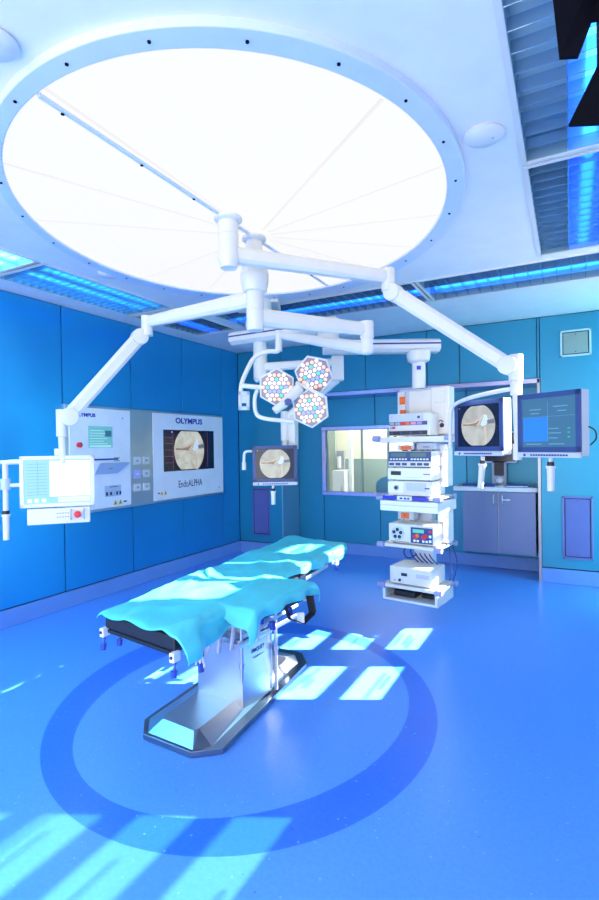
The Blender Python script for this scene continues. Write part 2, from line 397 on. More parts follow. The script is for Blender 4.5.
# ---------------------------------------------------------------- ceiling with recessed louvre lights
holes = [(-4.24,-3.62,-1.3,5.2), (-3.45,.46,4.53,5.2), (-.19,.39,.55,4.38)]
xs = sorted({XL-.1, XR+.12}|{h[0] for h in holes}|{h[1] for h in holes}); yy = sorted({Y0, YR+.07}|{h[2] for h in holes}|{h[3] for h in holes})
bm = B()
for a, b in zip(xs[:-1], xs[1:]):
    run = []
    for c, d in zip(yy[:-1], yy[1:]):
        mx_, my_ = (a+b)/2, (c+d)/2
        if not any(h[0] < mx_ < h[1] and h[2] < my_ < h[3] for h in holes):
            if run and abs(run[-1][1]-c) < 1e-6: run[-1][1] = d
            else: run.append([c,d])
    for c, d in run: bx(bm, a, b, c, d, H, H+.02)
bx(bm, XL-.1, XR+.12, Y0, YR+.07, H+.18, H+.2)
struct('ceiling', bm, CEIL, 'pale painted ceiling with recessed louvred light strips', 'ceiling')

HOUS = mat('louvre_housing', (.26,.42,.50), .35, metal=.3)
BLADE = mat('louvre_blade', (.42,.62,.80), .2, metal=.85)
def fixture(x0, x1, y0, y1, along, lamp, label, pitch=.095, cols=3, lit=(1,), tube_r=.014, bz=.05):
    t = thing('louvred_light', label, 'ceiling light', ((x0+x1)/2,(y0+y1)/2,H), 0, 'recessed louvred strip lights')
    bm = B()
    bx(bm, x0, x1, y0, y1, H+.13, H+.14)
    bx(bm, x0, x0+.006, y0, y1, H-.002, H+.13); bx(bm, x1-.006, x1, y0, y1, H-.002, H+.13)
    bx(bm, x0, x1, y0, y0+.006, H-.002, H+.13); bx(bm, x0, x1, y1-.006, y1, H-.002, H+.13)
    obj('housing', bm, HOUS, t)
    bm = B(); w = .022
    bx(bm, x0-w, x1+w, y0-w, y0+.004, H-.008, H); bx(bm, x0-w, x1+w, y1-.004, y1+w, H-.008, H)
    bx(bm, x0-w, x0+.004, y0, y1, H-.008, H); bx(bm, x1-.004, x1+w, y0, y1, H-.008, H)
    obj('rim', bm, WHITE, t)
    bm = B()
    if along == 'y':
        n = max(2, round((y1-y0)/pitch)); cs = [(x0+(x1-x0)*k/cols) for k in range(1, cols)]
        for i in range(1, n):
            y = y0+(y1-y0)*i/n; bx(bm, x0, x1, y-.002, y+.002, H, H+bz)
        for c in cs: bx(bm, c-.003, c+.003, y0, y1, H-.001, H+.13)
    else:
        n = max(2, round((x1-x0)/pitch)); cs = [(y0+(y1-y0)*k/cols) for k in range(1, cols)]
        for i in range(1, n):
            x = x0+(x1-x0)*i/n; bx(bm, x-.002, x+.002, y0, y1, H, H+bz)
        for c in cs: bx(bm, x0, x1, c-.003, c+.003, H-.001, H+.105)
    obj('louvre', bm, BLADE, t)
    for k in range(cols):
        if k not in lit: continue
        bm = B()
        if along == 'y':
            xc = x0+(x1-x0)*(k+.5)/cols; cyl(bm, (xc,y0+.03,H+.085), (xc,y1-.03,H+.085), tube_r, n=12)
        else:
            yc_ = y0+(y1-y0)*(k+.5)/cols; cyl(bm, (x0+.03,yc_,H+.085), (x1-.03,yc_,H+.085), tube_r, n=12)
        obj('fluorescent_tube', bm, lamp, t)
LCY = emat('cyan_tube', (.08,.50,1.0), 9)
LBL = emat('blue_tube', (.015,.16,1.0), 8)
LBW = emat('light_blue_tube', (.02,.18,1.0), 8)
LCN = emat('bright_cyan_tube', (.16,.72,1.0), 34)
fixture(-4.24,-3.62,-1.3,.80,'y', LCN, 'louvred strip light along the left wall, part nearest and out of frame', lit=(0,1,2), tube_r=.02)
fixture(-4.24,-3.62,.86,2.53,'y', LCN, 'cyan louvred strip light at the left edge of the photo', pitch=.075, lit=(0,1,2), tube_r=.018)
fixture(-4.24,-3.62,2.60,4.05,'y', LCY, 'cyan blue louvred strip light above the wall console', pitch=.075, lit=(0,1,2), tube_r=.009)
fixture(-4.24,-3.62,4.12,5.2,'y', LBL, 'deep blue louvred strip light nearest the back left corner')
fixture(-3.45,-1.25,4.53,5.2,'x', LBW, 'blue louvred strip light crossing behind the round ceiling panel')
fixture(-1.19,.46,4.53,5.2,'x', LBW, 'blue louvred strip light over the back right monitors', pitch=.11)
fixture(-.19,.39,2.96,4.38,'y', emat('deep_blue_tube',(.01,.12,1.0),7), 'slatted blue ceiling light right of the round panel, farther one', pitch=.10, tube_r=.03)
fixture(-.19,.39,.55,2.90,'y', LBW, 'slatted blue ceiling light at the top right corner, nearer one', pitch=.12, tube_r=.03)

# round luminous ceiling
ea = math.radians(119)
def ell(a, b, k, n, cx=-1.895, cy=2.77):
    th = 2*PI*k/n; u, v = a*math.cos(th), b*math.sin(th)
    return (cx+u*math.cos(ea)-v*math.sin(ea), cy+u*math.sin(ea)+v*math.cos(ea))
def diffuser_mat():
    m = bpy.data.materials.new('stretched_light_membrane'); m.use_nodes = True
    nt = m.node_tree; N = nt.nodes; L = nt.links; b = N['Principled BSDF']
    b.inputs['Base Color'].default_value = (.10,.10,.10,1); b.inputs['Roughness'].default_value = .7
    b.inputs['Emission Color'].default_value = (1,.982,.955,1)
    b.inputs['Emission Strength'].default_value = .62
    return m
DIFF = diffuser_mat()
t = thing('ceiling_light', 'huge round glowing white ceiling light panel with pale blue rim', 'ceiling light', (-1.895,2.77,H))
n = 120; bm = B()
zz0, zz1 = H-.035, H
ri = [ell(1.475,1.268,k,n,-1.8755,2.744) for k in range(n)]; ro = [ell(1.625,1.355,k,n,-1.883,2.795) for k in range(n)]
rings = []
for poly, z in ((ri,zz1),(ri,zz0),(ro,zz0),(ro,zz1)): rings.append([bm.verts.new((p[0],p[1],z)) for p in poly])
for a, b in ((0,1),(1,2),(2,3)):
    for i in range(n):
        j = (i+1)%n; bm.faces.new((rings[a][i],rings[a][j],rings[b][j],rings[b][i]))
obj('rim', bm, DISCR, t, bev=.006)
bm = B(); prism(bm, ri, H-.02, H-.002); obj('diffuser', bm, DIFF, t)
bm = B()
for k in range(0, 24):
    p = ell(1.548,1.312,k+.5,24,-1.88,2.77); cyl(bm, (p[0],p[1],H-.040), (p[0],p[1],H-.034), .007, n=10)
obj('screw_heads', bm, MATBLK, t)
SHADE = emat('membrane_shadow', (1,.965,.93), .60); SHADE.node_tree.nodes['Principled BSDF'].inputs['Base Color'].default_value = (.02,.02,.02,1)  # dimmer strips paint the shadow lines of beams behind the membrane
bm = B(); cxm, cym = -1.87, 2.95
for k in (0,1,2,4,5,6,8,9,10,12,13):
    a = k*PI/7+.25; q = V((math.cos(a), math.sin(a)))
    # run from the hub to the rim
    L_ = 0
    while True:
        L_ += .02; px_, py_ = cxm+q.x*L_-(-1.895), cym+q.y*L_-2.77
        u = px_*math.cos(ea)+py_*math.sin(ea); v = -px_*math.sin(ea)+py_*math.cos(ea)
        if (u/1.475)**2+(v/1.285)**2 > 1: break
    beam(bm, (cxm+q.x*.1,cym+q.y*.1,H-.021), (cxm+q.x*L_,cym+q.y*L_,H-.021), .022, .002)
obj('membrane_shadow', bm, SHADE, t)
bm = B(); beam(bm, (-1.872,1.335,H-.030), (-1.890,4.13,H-.030), .022, .018); obj('centre_rail', bm, DISCR, t)
bm = B()
for y in (1.45,1.9,2.3,3.4,3.8): cyl(bm,(-1.879,y,H-.043),(-1.879,y,H-.040),.008,n=10)
obj('rail_screw', bm, MATBLK, t)

for nm, x, y, lab in (('smoke_detector', -.345, 2.54, 'round white ceiling disc between round panel and right louvres'),
                 ('smoke_detector', -1.86, 4.31, 'round white ceiling disc behind the round light panel'),
                 ('smoke_detector', -1.80, 1.10, 'round white ceiling disc at the top left edge of the photo'),
                 ('smoke_detector', -3.35, 3.0, 'round white ceiling disc left of the round light panel')):
    t = thing(nm, lab, 'detector', (x,y,H), 0, 'round ceiling discs')
    bm = B(); lathe(bm, (x,y), [(.085,H),(.092,H-.012),(.075,H-.026),(.03,H-.032),(.001,H-.032)]); obj('housing', bm, WHITE, t, smooth=True)
    bm = B(); cyl(bm, (x+.04,y,H-.0335), (x+.04,y,H-.028), .004, n=8); obj('indicator', bm, GREY, t)

# ---------------------------------------------------------------- boom A (pair of monitors)
def knuckle(bm, c, r, w, d):          # cylinder with horizontal axis
    d = V(d); d.z = 0; d.normalize(); c = V(c); cyl(bm, c-d*w/2, c+d*w/2, r, n=28)
def perp(p0, p1):
    d = V(p1)-V(p0); d.z = 0; d.normalize(); return V((-d.y, d.x, 0))
A = (-1.864, 2.609)
t = thing('monitor_boom', 'white jointed ceiling boom holding the two monitors at right', 'ceiling boom', (A[0],A[1],H-.035))
bm = B(); lathe(bm, A, [(.085,H-.03),(.088,H-.045),(.075,H-.055),(.06,H-.06)]); obj('ceiling_flange', bm, WHITE, t, smooth=True)
bm = B(); lathe(bm, A, [(.062,H-.05),(.062,2.92),(.059,2.918),(.062,2.916),(.062,2.80),(.065,2.798),(.065,2.76),(.05,2.715),(.001,2.71)]); obj('shaft', bm, WHITE, t, smooth=True)
J1 = (-1.137,3.526,2.800)
zarm = 2.80
bm = B(); d = (V(J1)-V((A[0],A[1],zarm))).normalized(); beam(bm, V((A[0],A[1],zarm)), V(J1)-d*.03, .09, .10, .075, .09); obj('extension_arm', bm, WHITE, t, bev=.004)
bm = B(); cyl(bm, (J1[0],J1[1],2.862), (J1[0],J1[1],2.70), .048); obj('elbow_post', bm, WHITE, t, bev=.008, smooth=True)
K1 = V((-1.10,3.535,2.685)); K2 = V((-.335,3.41,2.085))
bm = B(); pd = perp(K1,K2); knuckle(bm, K1, .062, .10, pd); obj('elbow_joint', bm, WHITE, t, bev=.006, smooth=True)
bm = B(); beam(bm, K1, K2, .078, .108, .07, .095); obj('spring_arm', bm, WHITE, t, bev=.004)
bm = B(); knuckle(bm, K2, .058, .095, pd); obj('wrist_joint', bm, WHITE, t, bev=.006, smooth=True)
PT = (-.293, 3.414)
bm = B(); cyl(bm,(PT[0],PT[1],2.15),(PT[0],PT[1],1.99),.042); cyl(bm,(PT[0],PT[1],1.99),(PT[0],PT[1],1.90),.034); obj('wrist_post', bm, WHITE, t, bev=.006, smooth=True)
bm = B(); cyl(bm,(PT[0],PT[1],1.90),(PT[0]+.005,PT[1]-.02,1.60),.021,.017); cyl(bm,(PT[0]+.005,PT[1]-.02,1.60),(PT[0]+.005,PT[1]-.02,1.50),.026); obj('drop_tube', bm, WHITE, t, smooth=True)
bm = B(); tube(bm, [(PT[0],PT[1],1.945),(PT[0]-.25,PT[1]+.06,1.915),(-.68,3.64,1.895),(-.745,3.69,1.86),(-.752,3.70,1.72),(-.752,3.70,1.58)], .014); obj('left_bow', bm, WHITE, t, smooth=True)
bm = B(); tube(bm, [(-.752,3.70,1.66),(-.70,3.76,1.66),(-.58,3.74,1.68),(-.50,3.675,1.70)], .014); obj('left_bracket', bm, WHITE, t, smooth=True)
bm = B(); tube(bm, [(PT[0]+.005,PT[1]-.02,1.55),(-.2,3.46,1.55),(-.06,3.42,1.62),(-.04,3.36,1.66)], .014); obj('right_bracket', bm, WHITE, t, smooth=True)

# ---------------------------------------------------------------- monitors
SCRBLK = mat('black_screen', (.008,.010,.03), .18)
def scope_mat():
    m = bpy.data.materials.new('endoscope_picture'); m.use_nodes = True
    nt = m.node_tree; N = nt.nodes; L = nt.links; b = N['Principled BSDF']; b.inputs['Base Color'].default_value = (.05,.05,.05,1); b.inputs['Roughness'].default_value = .25
    tc = N.new('ShaderNodeTexCoord'); nz = N.new('ShaderNodeTexNoise'); nz.inputs['Scale'].default_value = 9; nz.inputs['Detail'].default_value = 3; nz.inputs['Distortion'].default_value = .6
    L.new(tc.outputs['Object'], nz.inputs['Vector']); cr = N.new('ShaderNodeValToRGB')
    cr.color_ramp.elements[0].position = .3; cr.color_ramp.elements[0].color = (.50,.50,.42,1)
    cr.color_ramp.elements[1].position = .62; cr.color_ramp.elements[1].color = (.80,.83,.75,1)
    L.new(nz.outputs['Fac'], cr.inputs['Fac']); L.new(cr.outputs[0], b.inputs['Emission Color']); b.inputs['Emission Strength'].default_value = .46
    return m
SCOPE = scope_mat()
TIS = emat('picture_brown', (.30,.20,.14), .40); TIS2 = emat('picture_blush', (.62,.50,.38), .44); TOOLW = emat('picture_tool', (.60,.70,.76), .46); TOOLD = emat('picture_tool_dark', (.16,.18,.22), .4)
def scope(parent, cx, cz, r, y, clip=1.0, clipz=.92, M=None):
    M = M or Matrix.Identity(4)
    def flat(name, pts, m, yy):
        bm = B(); vs = [bm.verts.new(M @ V((cx+p[0]*r, yy, cz+p[1]*r))) for p in pts]; bm.faces.new(vs); return obj(name, bm, m, parent, local=True)
    pts = []
    for k in range(64):
        a = 2*PI*k/64; pts.append((max(-clip,min(clip,math.cos(a))), max(-clipz,min(clipz,math.sin(a)))))
    im = flat('endoscope_image', pts, SCOPE, y)
    flat('image_detail', [(-.98,.12),(-.6,.14),(-.2,.2),(.15,.36),(.4,.55),(.42,.5),(.2,.25),(.1,.05),(-.1,-.02),(-.3,.05),(-.6,-.02),(-.97,-.06)], TIS2, y-.0012)
    flat('image_detail', [(-.9,.10),(-.5,.08),(-.1,.14),(.12,.26),(.1,.2),(-.05,.04),(-.1,-.06),(-.22,.0),(-.5,.02),(-.88,.02)], TIS, y-.0022)
    flat('image_detail', [(.18,.05),(.42,.5),(.55,.46),(.62,.2),(.5,.0),(.3,-.05)], TOOLW, y-.0026)
    flat('image_detail', [(.55,.22),(.97,.30),(.99,.08),(.6,.06)], TOOLD, y-.003)
    flat('image_detail', [(.35,-.1),(.5,-.02),(.52,-.85),(.42,-.88)], TIS2, y-.0012)
    return im
def grip(parent, x, y, z, tilt=0.0, L=.13):
    M = Matrix.Translation((x,y,z)) @ Matrix.Rotation(tilt,4,'Y')
    bm = B(); cyl(bm,(0,0,0),(0,0,-.03),.012); bm.transform(M); s = obj('grip_stem', bm, WHITE, parent, local=True, smooth=True)
    bm = B(); cyl(bm,(0,0,-.025),(0,0,-.05),.019); bm.transform(M); obj('grip_ring', bm, BLACK, s, local=True, smooth=True)
    bm = B(); cyl(bm,(0,0,-.048),(0,0,-.062),.026); cyl(bm,(0,0,-.06),(0,0,-.062-L),.021,.019); bm.transform(M); obj('grip_handle', bm, WHITE, s, local=True, smooth=True)
def monitor(label, loc, rz, w, h, kind, group='surgical monitors on ceiling booms'):
    t = thing('surgical_monitor', label, 'monitor', loc, rz, group)
    bm = B(); bx(bm, -w/2, w/2, 0, .075, -h/2, h/2); bx(bm, -w/2+.05, w/2-.05, .07, .10, -h/2+.06, h/2-.04)
    obj('housing', bm, WHITE, t, local=True, bev=.008)
    bm = B(); b = .030
    bx(bm,-w/2,w/2,-.008,.004,h/2-b,h/2); bx(bm,-w/2,w/2,-.008,.004,-h/2+.025,-h/2+.025+b); bx(bm,-w/2,-w/2+b,-.008,.004,-h/2+.025,h/2); bx(bm,w/2-b,w/2,-.008,.004,-h/2+.025,h/2)
    obj('bezel', bm, BEZEL, t, local=True, bev=.002)
    bm = B(); bx(bm,-w/2,w/2,-.012,.006,-h/2-.006,-h/2+.022); cs = obj('control_strip', bm, LGREY, t, local=True, bev=.003)
    bm = B()
    for k in range(14): bx(bm,-w/2+.09+k*.017,-w/2+.102+k*.017,-.0145,-.012,-h/2+.003,-h/2+.013)
    cyl(bm,(-w/2+.05,-.015,-h/2+.008),(-w/2+.05,-.011,-h/2+.008),.008,n=12)
    obj('buttons', bm, NAVY, cs, local=True)
    bm = B(); x0,x1,z0,z1 = -w/2+b, w/2-b, -h/2+.025+b, h/2-b
    bx(bm, x0, x1, -.003, .003, z0, z1)
    if kind == 'scope':
        obj('screen', bm, SCRBLK, t, local=True); sc_ = (z1-z0)/2
        scope(t, (x0+x1)/2, (z0+z1)/2, sc_*1.02, -.0045, clip=1.0, clipz=.93)
        bm = B(); bx(bm, x0+.012, x0+.018, -.0045, -.003, z1-.02, z1-.014); obj('screen_mark', bm, LABELW, t, local=True)
    else:
        obj('screen', bm, emat('slate_screen', (.035,.10,.17), .9), t, local=True); W_, H_ = x1-x0, z1-z0
        def r(name, a, b_, c, d, m): 
            bm = B(); bx(bm, x0+a*W_, x0+b_*W_, -.0045, -.003, z0+c*H_, z0+d*H_); obj(name, bm, m, t, local=True)
        r('screen_window', .03,.50,.12,.60, emat('screen_blue', (.02,.14,.95), .95))
        TG = emat('screen_text', (.10,.28,.38), .7)
        for a,b_,c in ((.15,.38,.76),(.17,.34,.68),(.60,.86,.80),(.68,.84,.71),(.52,.70,.36),(.52,.74,.27),(.52,.68,.17),(.08,.38,.05),(.52,.8,.05)): r('text_line', a,b_,c,c+.018, TG)
        r('screen_rule', .0,1.0,.615,.62, TG); r('screen_rule', .50,.503,.12,.9, TG)
        for c in (.35,.27,.18): r('status_mark', .86,.90,c,c+.03, emat('screen_green', (.02,.40,.25), .6))
    return t
m1 = monitor('right hand boom monitor showing blue window on slate screen', (-.112,3.247,1.708), math.radians(-33), .395, .368, 'data')
grip(m1, -.0, .02, -.19)
bm = B(); tube(bm, [(.205,.05,-.02),(.245,.05,-.04),(.25,.05,-.09),(.215,.05,-.12)], .004); obj('cable', bm, BLACK, m1, local=True, smooth=True)
m2 = monitor('boom monitor with endoscope picture between tower and right monitor', (-.545,3.585,1.712), math.radians(-33), .41, .365, 'scope')
grip(m2, .02, .02, -.195, tilt=.12, L=.15)
m3 = monitor('small boom monitor with endoscope picture before the back wall', (-2.405,4.043,1.435), math.radians(30), .41, .36, 'scope')
grip(m3, -.02, .0, -.19, L=.11)
bm = B(); tube(bm, [(-.21,.02,.13),(-.28,.01,.13),(-.285,.01,.05),(-.285,.01,.02)], .013); cyl(bm, (-.285,.01,.03),(-.285,.01,-.04),.02); obj('side_handle', bm, WHITE, m3, local=True, smooth=True)

# ---------------------------------------------------------------- main column B with left arm and light arm
Bc = (-1.887, 2.938)
t = thing('ceiling_column', 'white central ceiling column with bell and two swing arms', 'ceiling boom', (Bc[0],Bc[1],H-.035))
bm = B(); lathe(bm, Bc, [(.08,H-.03),(.083,H-.045),(.07,H-.058),(.055,H-.06)]); obj('ceiling_flange', bm, WHITE, t, smooth=True)
bm = B(); lathe(bm, Bc, [(.055,H-.05),(.055,2.9),(.07,2.875),(.092,2.80),(.096,2.775),(.093,2.772),(.096,2.769),(.094,2.72),(.08,2.66),(.062,2.652)]); obj('bell', bm, WHITE, t, smooth=True)
bm = B(); lathe(bm, Bc, [(.060,2.66),(.060,2.535),(.057,2.532),(.060,2.529),(.060,2.41),(.055,2.395),(.001,2.39)]); obj('shaft', bm, WHITE, t, smooth=True)
LE = (-2.966,3.029)
bm = B(); beam(bm, (Bc[0],Bc[1],2.61), (LE[0]+.02,LE[1],2.61), .085, .115, .07, .085); obj('left_arm', bm, WHITE, t, bev=.004)
bm = B(); cyl(bm,(LE[0],LE[1],2.655),(LE[0],LE[1],2.50),.045); obj('left_elbow_post', bm, WHITE, t, smooth=True)
KL1 = V((-3.01,2.99,2.487)); KL2 = V((-3.27,2.53,1.845))
pd = perp(KL1,KL2); bm = B(); knuckle(bm, KL1, .062, .10, pd); obj('left_elbow_joint', bm, WHITE, t, bev=.006, smooth=True)
bm = B(); beam(bm, KL1, KL2, .075, .105, .07, .10); obj('left_spring_arm', bm, WHITE, t, bev=.004)
bm = B(); knuckle(bm, KL2, .066, .10, pd); obj('left_wrist_joint', bm, WHITE, t, bev=.006, smooth=True)
bm = B(); cyl(bm,(-3.315,2.505,1.90),(-3.315,2.505,1.70),.038); cyl(bm,(-3.315,2.505,1.70),(-3.315,2.515,1.50),.026); obj('left_wrist_post', bm, WHITE, t, bev=.004, smooth=True)
E1 = (-1.36,3.68)
bm = B(); beam(bm, (Bc[0],Bc[1],2.485), (E1[0],E1[1],2.485), .085, .12, .07, .095); obj('light_arm', bm, WHITE, t, bev=.004)
bm = B(); lathe(bm, (E1[0],E1[1]), [(.05,2.545),(.053,2.54),(.053,2.42),(.045,2.415),(.045,2.31),(.03,2.295),(.001,2.293)]); obj('light_elbow', bm, WHITE, t, smooth=True)
E2 = V((-2.061,3.554,2.50))
bm = B(); beam(bm, (E1[0]-.02,E1[1],2.345), E2, .075, .10, .05, .055); obj('light_spring_arm', bm, WARMW, t, bev=.004)
bm = B(); cyl(bm, E2+V((0,0,.035)), (-2.063,3.553,2.37), .028); obj('light_fork', bm, WHITE, t, smooth=True)
bm = B(); tube(bm, [(-2.063,3.553,2.40),(-2.065,3.55,2.365),(-2.14,3.51,2.375),(-2.24,3.46,2.33),(-2.29,3.43,2.22),(-2.33,3.41,2.12),(-2.335,3.405,2.04)], .019); obj('light_bow', bm, WHITE, t, smooth=True)

# surgical light (three hexagon heads)
t = thing('surgical_light', 'three-headed surgical light with hexagonal clusters of small lamps', 'surgical light', (-2.05,3.45,1.98))
fw = V((-.469,.883,-.006)); rt_ = V((.883,.469,-.014)); up_ = V((.0096,.0122,.99988))
def face_frame(c, tilt_x, tilt_y, roll):
    # local +Z looks to the room (towards table, down and to the viewer)
    z = (-fw + rt_*tilt_x + up_*tilt_y).normalized(); x = rt_ - z*rt_.dot(z); x.normalize(); y = z.cross(x)
    M = Matrix(((x.x,y.x,z.x,c[0]),(x.y,y.y,z.y,c[1]),(x.z,y.z,z.z,c[2]),(0,0,0,1)))
    return M @ Matrix.Rotation(roll,4,'Z')
LW = emat('lamp_white', (1,.97,.92), .8); LG = emat('lamp_green', (.06,.60,.50), .8); LO = emat('lamp_amber', (.95,.52,.36), .75); LV = emat('lamp_blue', (.25,.35,.9), .8)
HEADS = [((-2.055,3.500,2.075),.0,-.18,0,.156), ((-1.775,3.60,2.165),-.10,-.35,.35,.158), ((-1.80,3.58,1.90),-.15,-.15,.1,.158)]
for hi, (c, tx, ty, ro_, R_) in enumerate(HEADS):
    M = face_frame(c, tx, ty, ro_)
    hexa = [(R_*math.cos(PI/6+k*PI/3), R_*math.sin(PI/6+k*PI/3)) for k in range(6)]
    bm = B(); lo = [M @ V((x*.8,y*.8,-.07)) for x,y in hexa]; hi_ = [M @ V((x,y,-.02)) for x,y in hexa]; hull_loft(bm, lo, hi_)
    lo = [M @ V((x,y,-.02)) for x,y in hexa]; hi_ = [M @ V((x,y,.0)) for x,y in hexa]; hull_loft(bm, lo, hi_)
    hd = obj('lamp_head', bm, WHITE, t, bev=.006)
    bm = B(); hull_loft(bm, [M @ V((x*.9,y*.9,.0)) for x,y in hexa], [M @ V((x*.9,y*.9,.004)) for x,y in hexa]); obj('lens_plate', bm, mat('lens_plate', (.30,.24,.30), .3), hd)
    pos = []
    sp = R_*.80*math.cos(PI/6)/3.15
    for q in range(-3,4):
        for r in range(-3,4):
            if abs(q+r) <= 3:
                pos.append((sp*(q+r/2)*1.07*1.0, sp*r*math.sqrt(3)/2*1.07, max(abs(q),abs(r),abs(q+r))))
    Rr = Matrix.Rotation(0,4,'Z')
    bs = {'w':B(),'g':B(),'o':B(),'v':B()}
    for i, (x, y, ring_) in enumerate(pos):
        k = 'w'
        if ring_ == 3 and i % 2 == 0: k = 'o'
        if ring_ in (1,2) and i % 4 == 1: k = 'g'
        if ring_ in (1,2) and i % 7 == 3: k = 'v'
        cyl(bs[k], M @ V((x,y,.003)), M @ V((x,y,.012)), sp*.43, sp*.36, n=10)
    for k, m in (('w',LW),('g',LG),('o',LO),('v',LV)): obj('led_lens', bs[k], m, hd)
hc = V((-1.895,3.545,2.035))
bm = B()
for c in HEADS:
    beam(bm, hc+V((-.02,.04,0)), V(c[0])+fw*.045, .07, .05, .06, .04)
obj('hub', bm, WHITE, t, bev=.006)
bm = B(); beam(bm, hc+V((-.01,0,.07)), V((-1.70,3.62,1.99))+V((0,0,-.0)), .06, .03); obj('hub_plate', bm, WHITE, t, bev=.006)
bm = B(); h0 = hc+V((0.03,-.02,.02)); h1 = V((-1.885,3.36,1.945)); h2 = V((-1.99,3.27,1.865)); cyl(bm, h0, h0.lerp(V((-1.94,3.40,1.93)),1.0), .042, .036); obj('handle_base', bm, WHITE, t, smooth=True)
bm = B(); cyl(bm, (-1.93,3.42,1.94), (-2.0,3.36,1.875), .034, .03); obj('sterile_handle', bm, WHITE, t, bev=.006, smooth=True)
bm = B(); cyl(bm, (-1.90,3.405,1.945), (-1.893,3.385,1.940), .027); obj('handle_cap', bm, NAVY, t, smooth=True)
bm = B(); tube(bm, [(-2.335,3.405,2.10),(-2.24,3.44,2.085),(-2.14,3.48,2.075)], .02); obj('light_yoke', bm, WHITE, t, smooth=True)
# handle box at left
M = face_frame((-2.31,3.415,1.975), 0, 0, 0)
bm = B(); bx(bm,-.045,.045,.04,.075,-.02,.02,M); bx(bm,-.045,.045,-.075,-.045,-.02,.02,M); bx(bm,-.045,-.018,-.075,.075,-.02,.02,M); bx(bm,.02,.045,-.075,.075,-.02,.02,M); bx(bm,-.03,.03,-.02,.05,-.015,.015,M); obj('control_box', bm, LGREY, t, bev=.004)
bm = B(); tube(bm, [(-2.21,3.46,2.06),(-2.235,3.45,2.0),(-2.23,3.45,1.87),(-2.18,3.47,1.83),(-2.02,3.52,1.81),(-1.93,3.55,1.80)], .017); obj('grab_rail', bm, WHITE, t, smooth=True)

# ---------------------------------------------------------------- left touch display
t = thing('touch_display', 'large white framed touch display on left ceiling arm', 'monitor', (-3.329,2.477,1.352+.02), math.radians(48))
w, h = .50, .375
bm = B(); bx(bm,-w/2,w/2,0,.05,-h/2,h/2); obj('housing', bm, WARMW, t, local=True, bev=.012)
bm = B(); b=.028
bx(bm,-w/2,w/2,-.008,.004,h/2-b,h/2); bx(bm,-w/2,w/2,-.008,.004,-h/2,-h/2+b); bx(bm,-w/2,-w/2+b,-.008,.004,-h/2,h/2); bx(bm,w/2-b,w/2,-.008,.004,-h/2,h/2)
obj('bezel', bm, WHITE, t, local=True, bev=.003)
x0,x1,z0,z1 = -w/2+b, w/2-b, -h/2+b, h/2-b
bm = B(); bx(bm,x0,x1,-.002,.003,z0,z1); obj('screen', bm, emat('display_blue_grey', (.20,.44,.66), .75), t, local=True)
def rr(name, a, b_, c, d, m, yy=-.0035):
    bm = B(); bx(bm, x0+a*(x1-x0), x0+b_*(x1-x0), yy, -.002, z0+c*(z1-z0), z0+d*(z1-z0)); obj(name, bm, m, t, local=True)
rr('glare_page', .38,.99,.16,.97, emat('display_glare', (.88,.97,1.0), 1.05)); rr('glare_page', .50,.99,.02,.14, emat('display_foot', (.50,.72,.85), .8))  # white area paints the reflected glare on the right half of the screen
DL = emat('display_line', (.08,.22,.45), .6)
for k in range(11): rr('text_line', .04,.34,.20+k*.07,.207+k*.07, DL)
rr('divider', .20,.205,.2,.95, DL)
for a in (.05,.15,.26): rr('screen_icon', a,a+.06,.03,.11, emat('display_icon', (.55,.8,.95), .9))
bm = B(); bx(bm,-.205,.215,-.01,.05,-h/2-.125,-h/2-.008); cb = obj('control_box', bm, WHITE, t, local=True, bev=.006)
bm = B(); cyl(bm,(.13,-.012,-h/2-.06),(.13,-.04,-h/2-.06),.024); obj('emergency_button', bm, RED, cb, local=True, bev=.004, smooth=True)
bm = B()
for sx in (-.045,.045): tube(bm,[(.13+sx,-.01,-h/2-.025),(.13+sx,-.04,-h/2-.03),(.13+sx,-.04,-h/2-.09),(.13+sx,-.01,-h/2-.095)],.005)
obj('button_guard', bm, GREY, cb, local=True, smooth=True)
bm = B()
for a in range(5):
    for c in range(2): bx(bm,-.01+a*.018,.0+a*.018,-.0115,-.01,-h/2-.05-c*.028,-h/2-.045-c*.028)
obj('key_legend', bm, INKD, cb, local=True)
bm = B(); tube(bm,[(-w/2,.03,h/2-.04),(-.33,.03,h/2-.04),(-.345,.03,h/2-.05),(-.345,.03,h/2-.08),(-.345,.03,-.20)],.019); tube(bm,[(-w/2,.03,-.02),(-.345,.03,-.02)],.015,smooth=0); cyl(bm,(-.38,.03,h/2-.04),(-.34,.03,h/2-.04),.014)
gr_ = obj('side_grip_frame', bm, WHITE, t, local=True, smooth=True)
bm = B(); cyl(bm,(-.345,.03,.03),(-.345,.03,-.05),.032); obj('clamp', bm, LGREY, gr_, local=True, bev=.004, smooth=True)
bm = B(); cyl(bm,(-.345,.03,-.20),(-.345,.03,-.225),.024); obj('grip_ring', bm, BLACK, gr_, local=True, smooth=True)
bm = B(); cyl(bm,(-.345,.03,-.225),(-.345,.03,-.24),.03); cyl(bm,(-.345,.03,-.24),(-.345,.03,-.41),.023,.021); obj('grip_handle', bm, WHITE, gr_, local=True, smooth=True)
bm = B(); cyl(bm,(.0,.06,.10),(.0,.06,.24),.028); bx(bm,-.05,.05,.045,.075,-.05,.12); obj('mount_bracket', bm, WHITE, t, local=True, bev=.004)

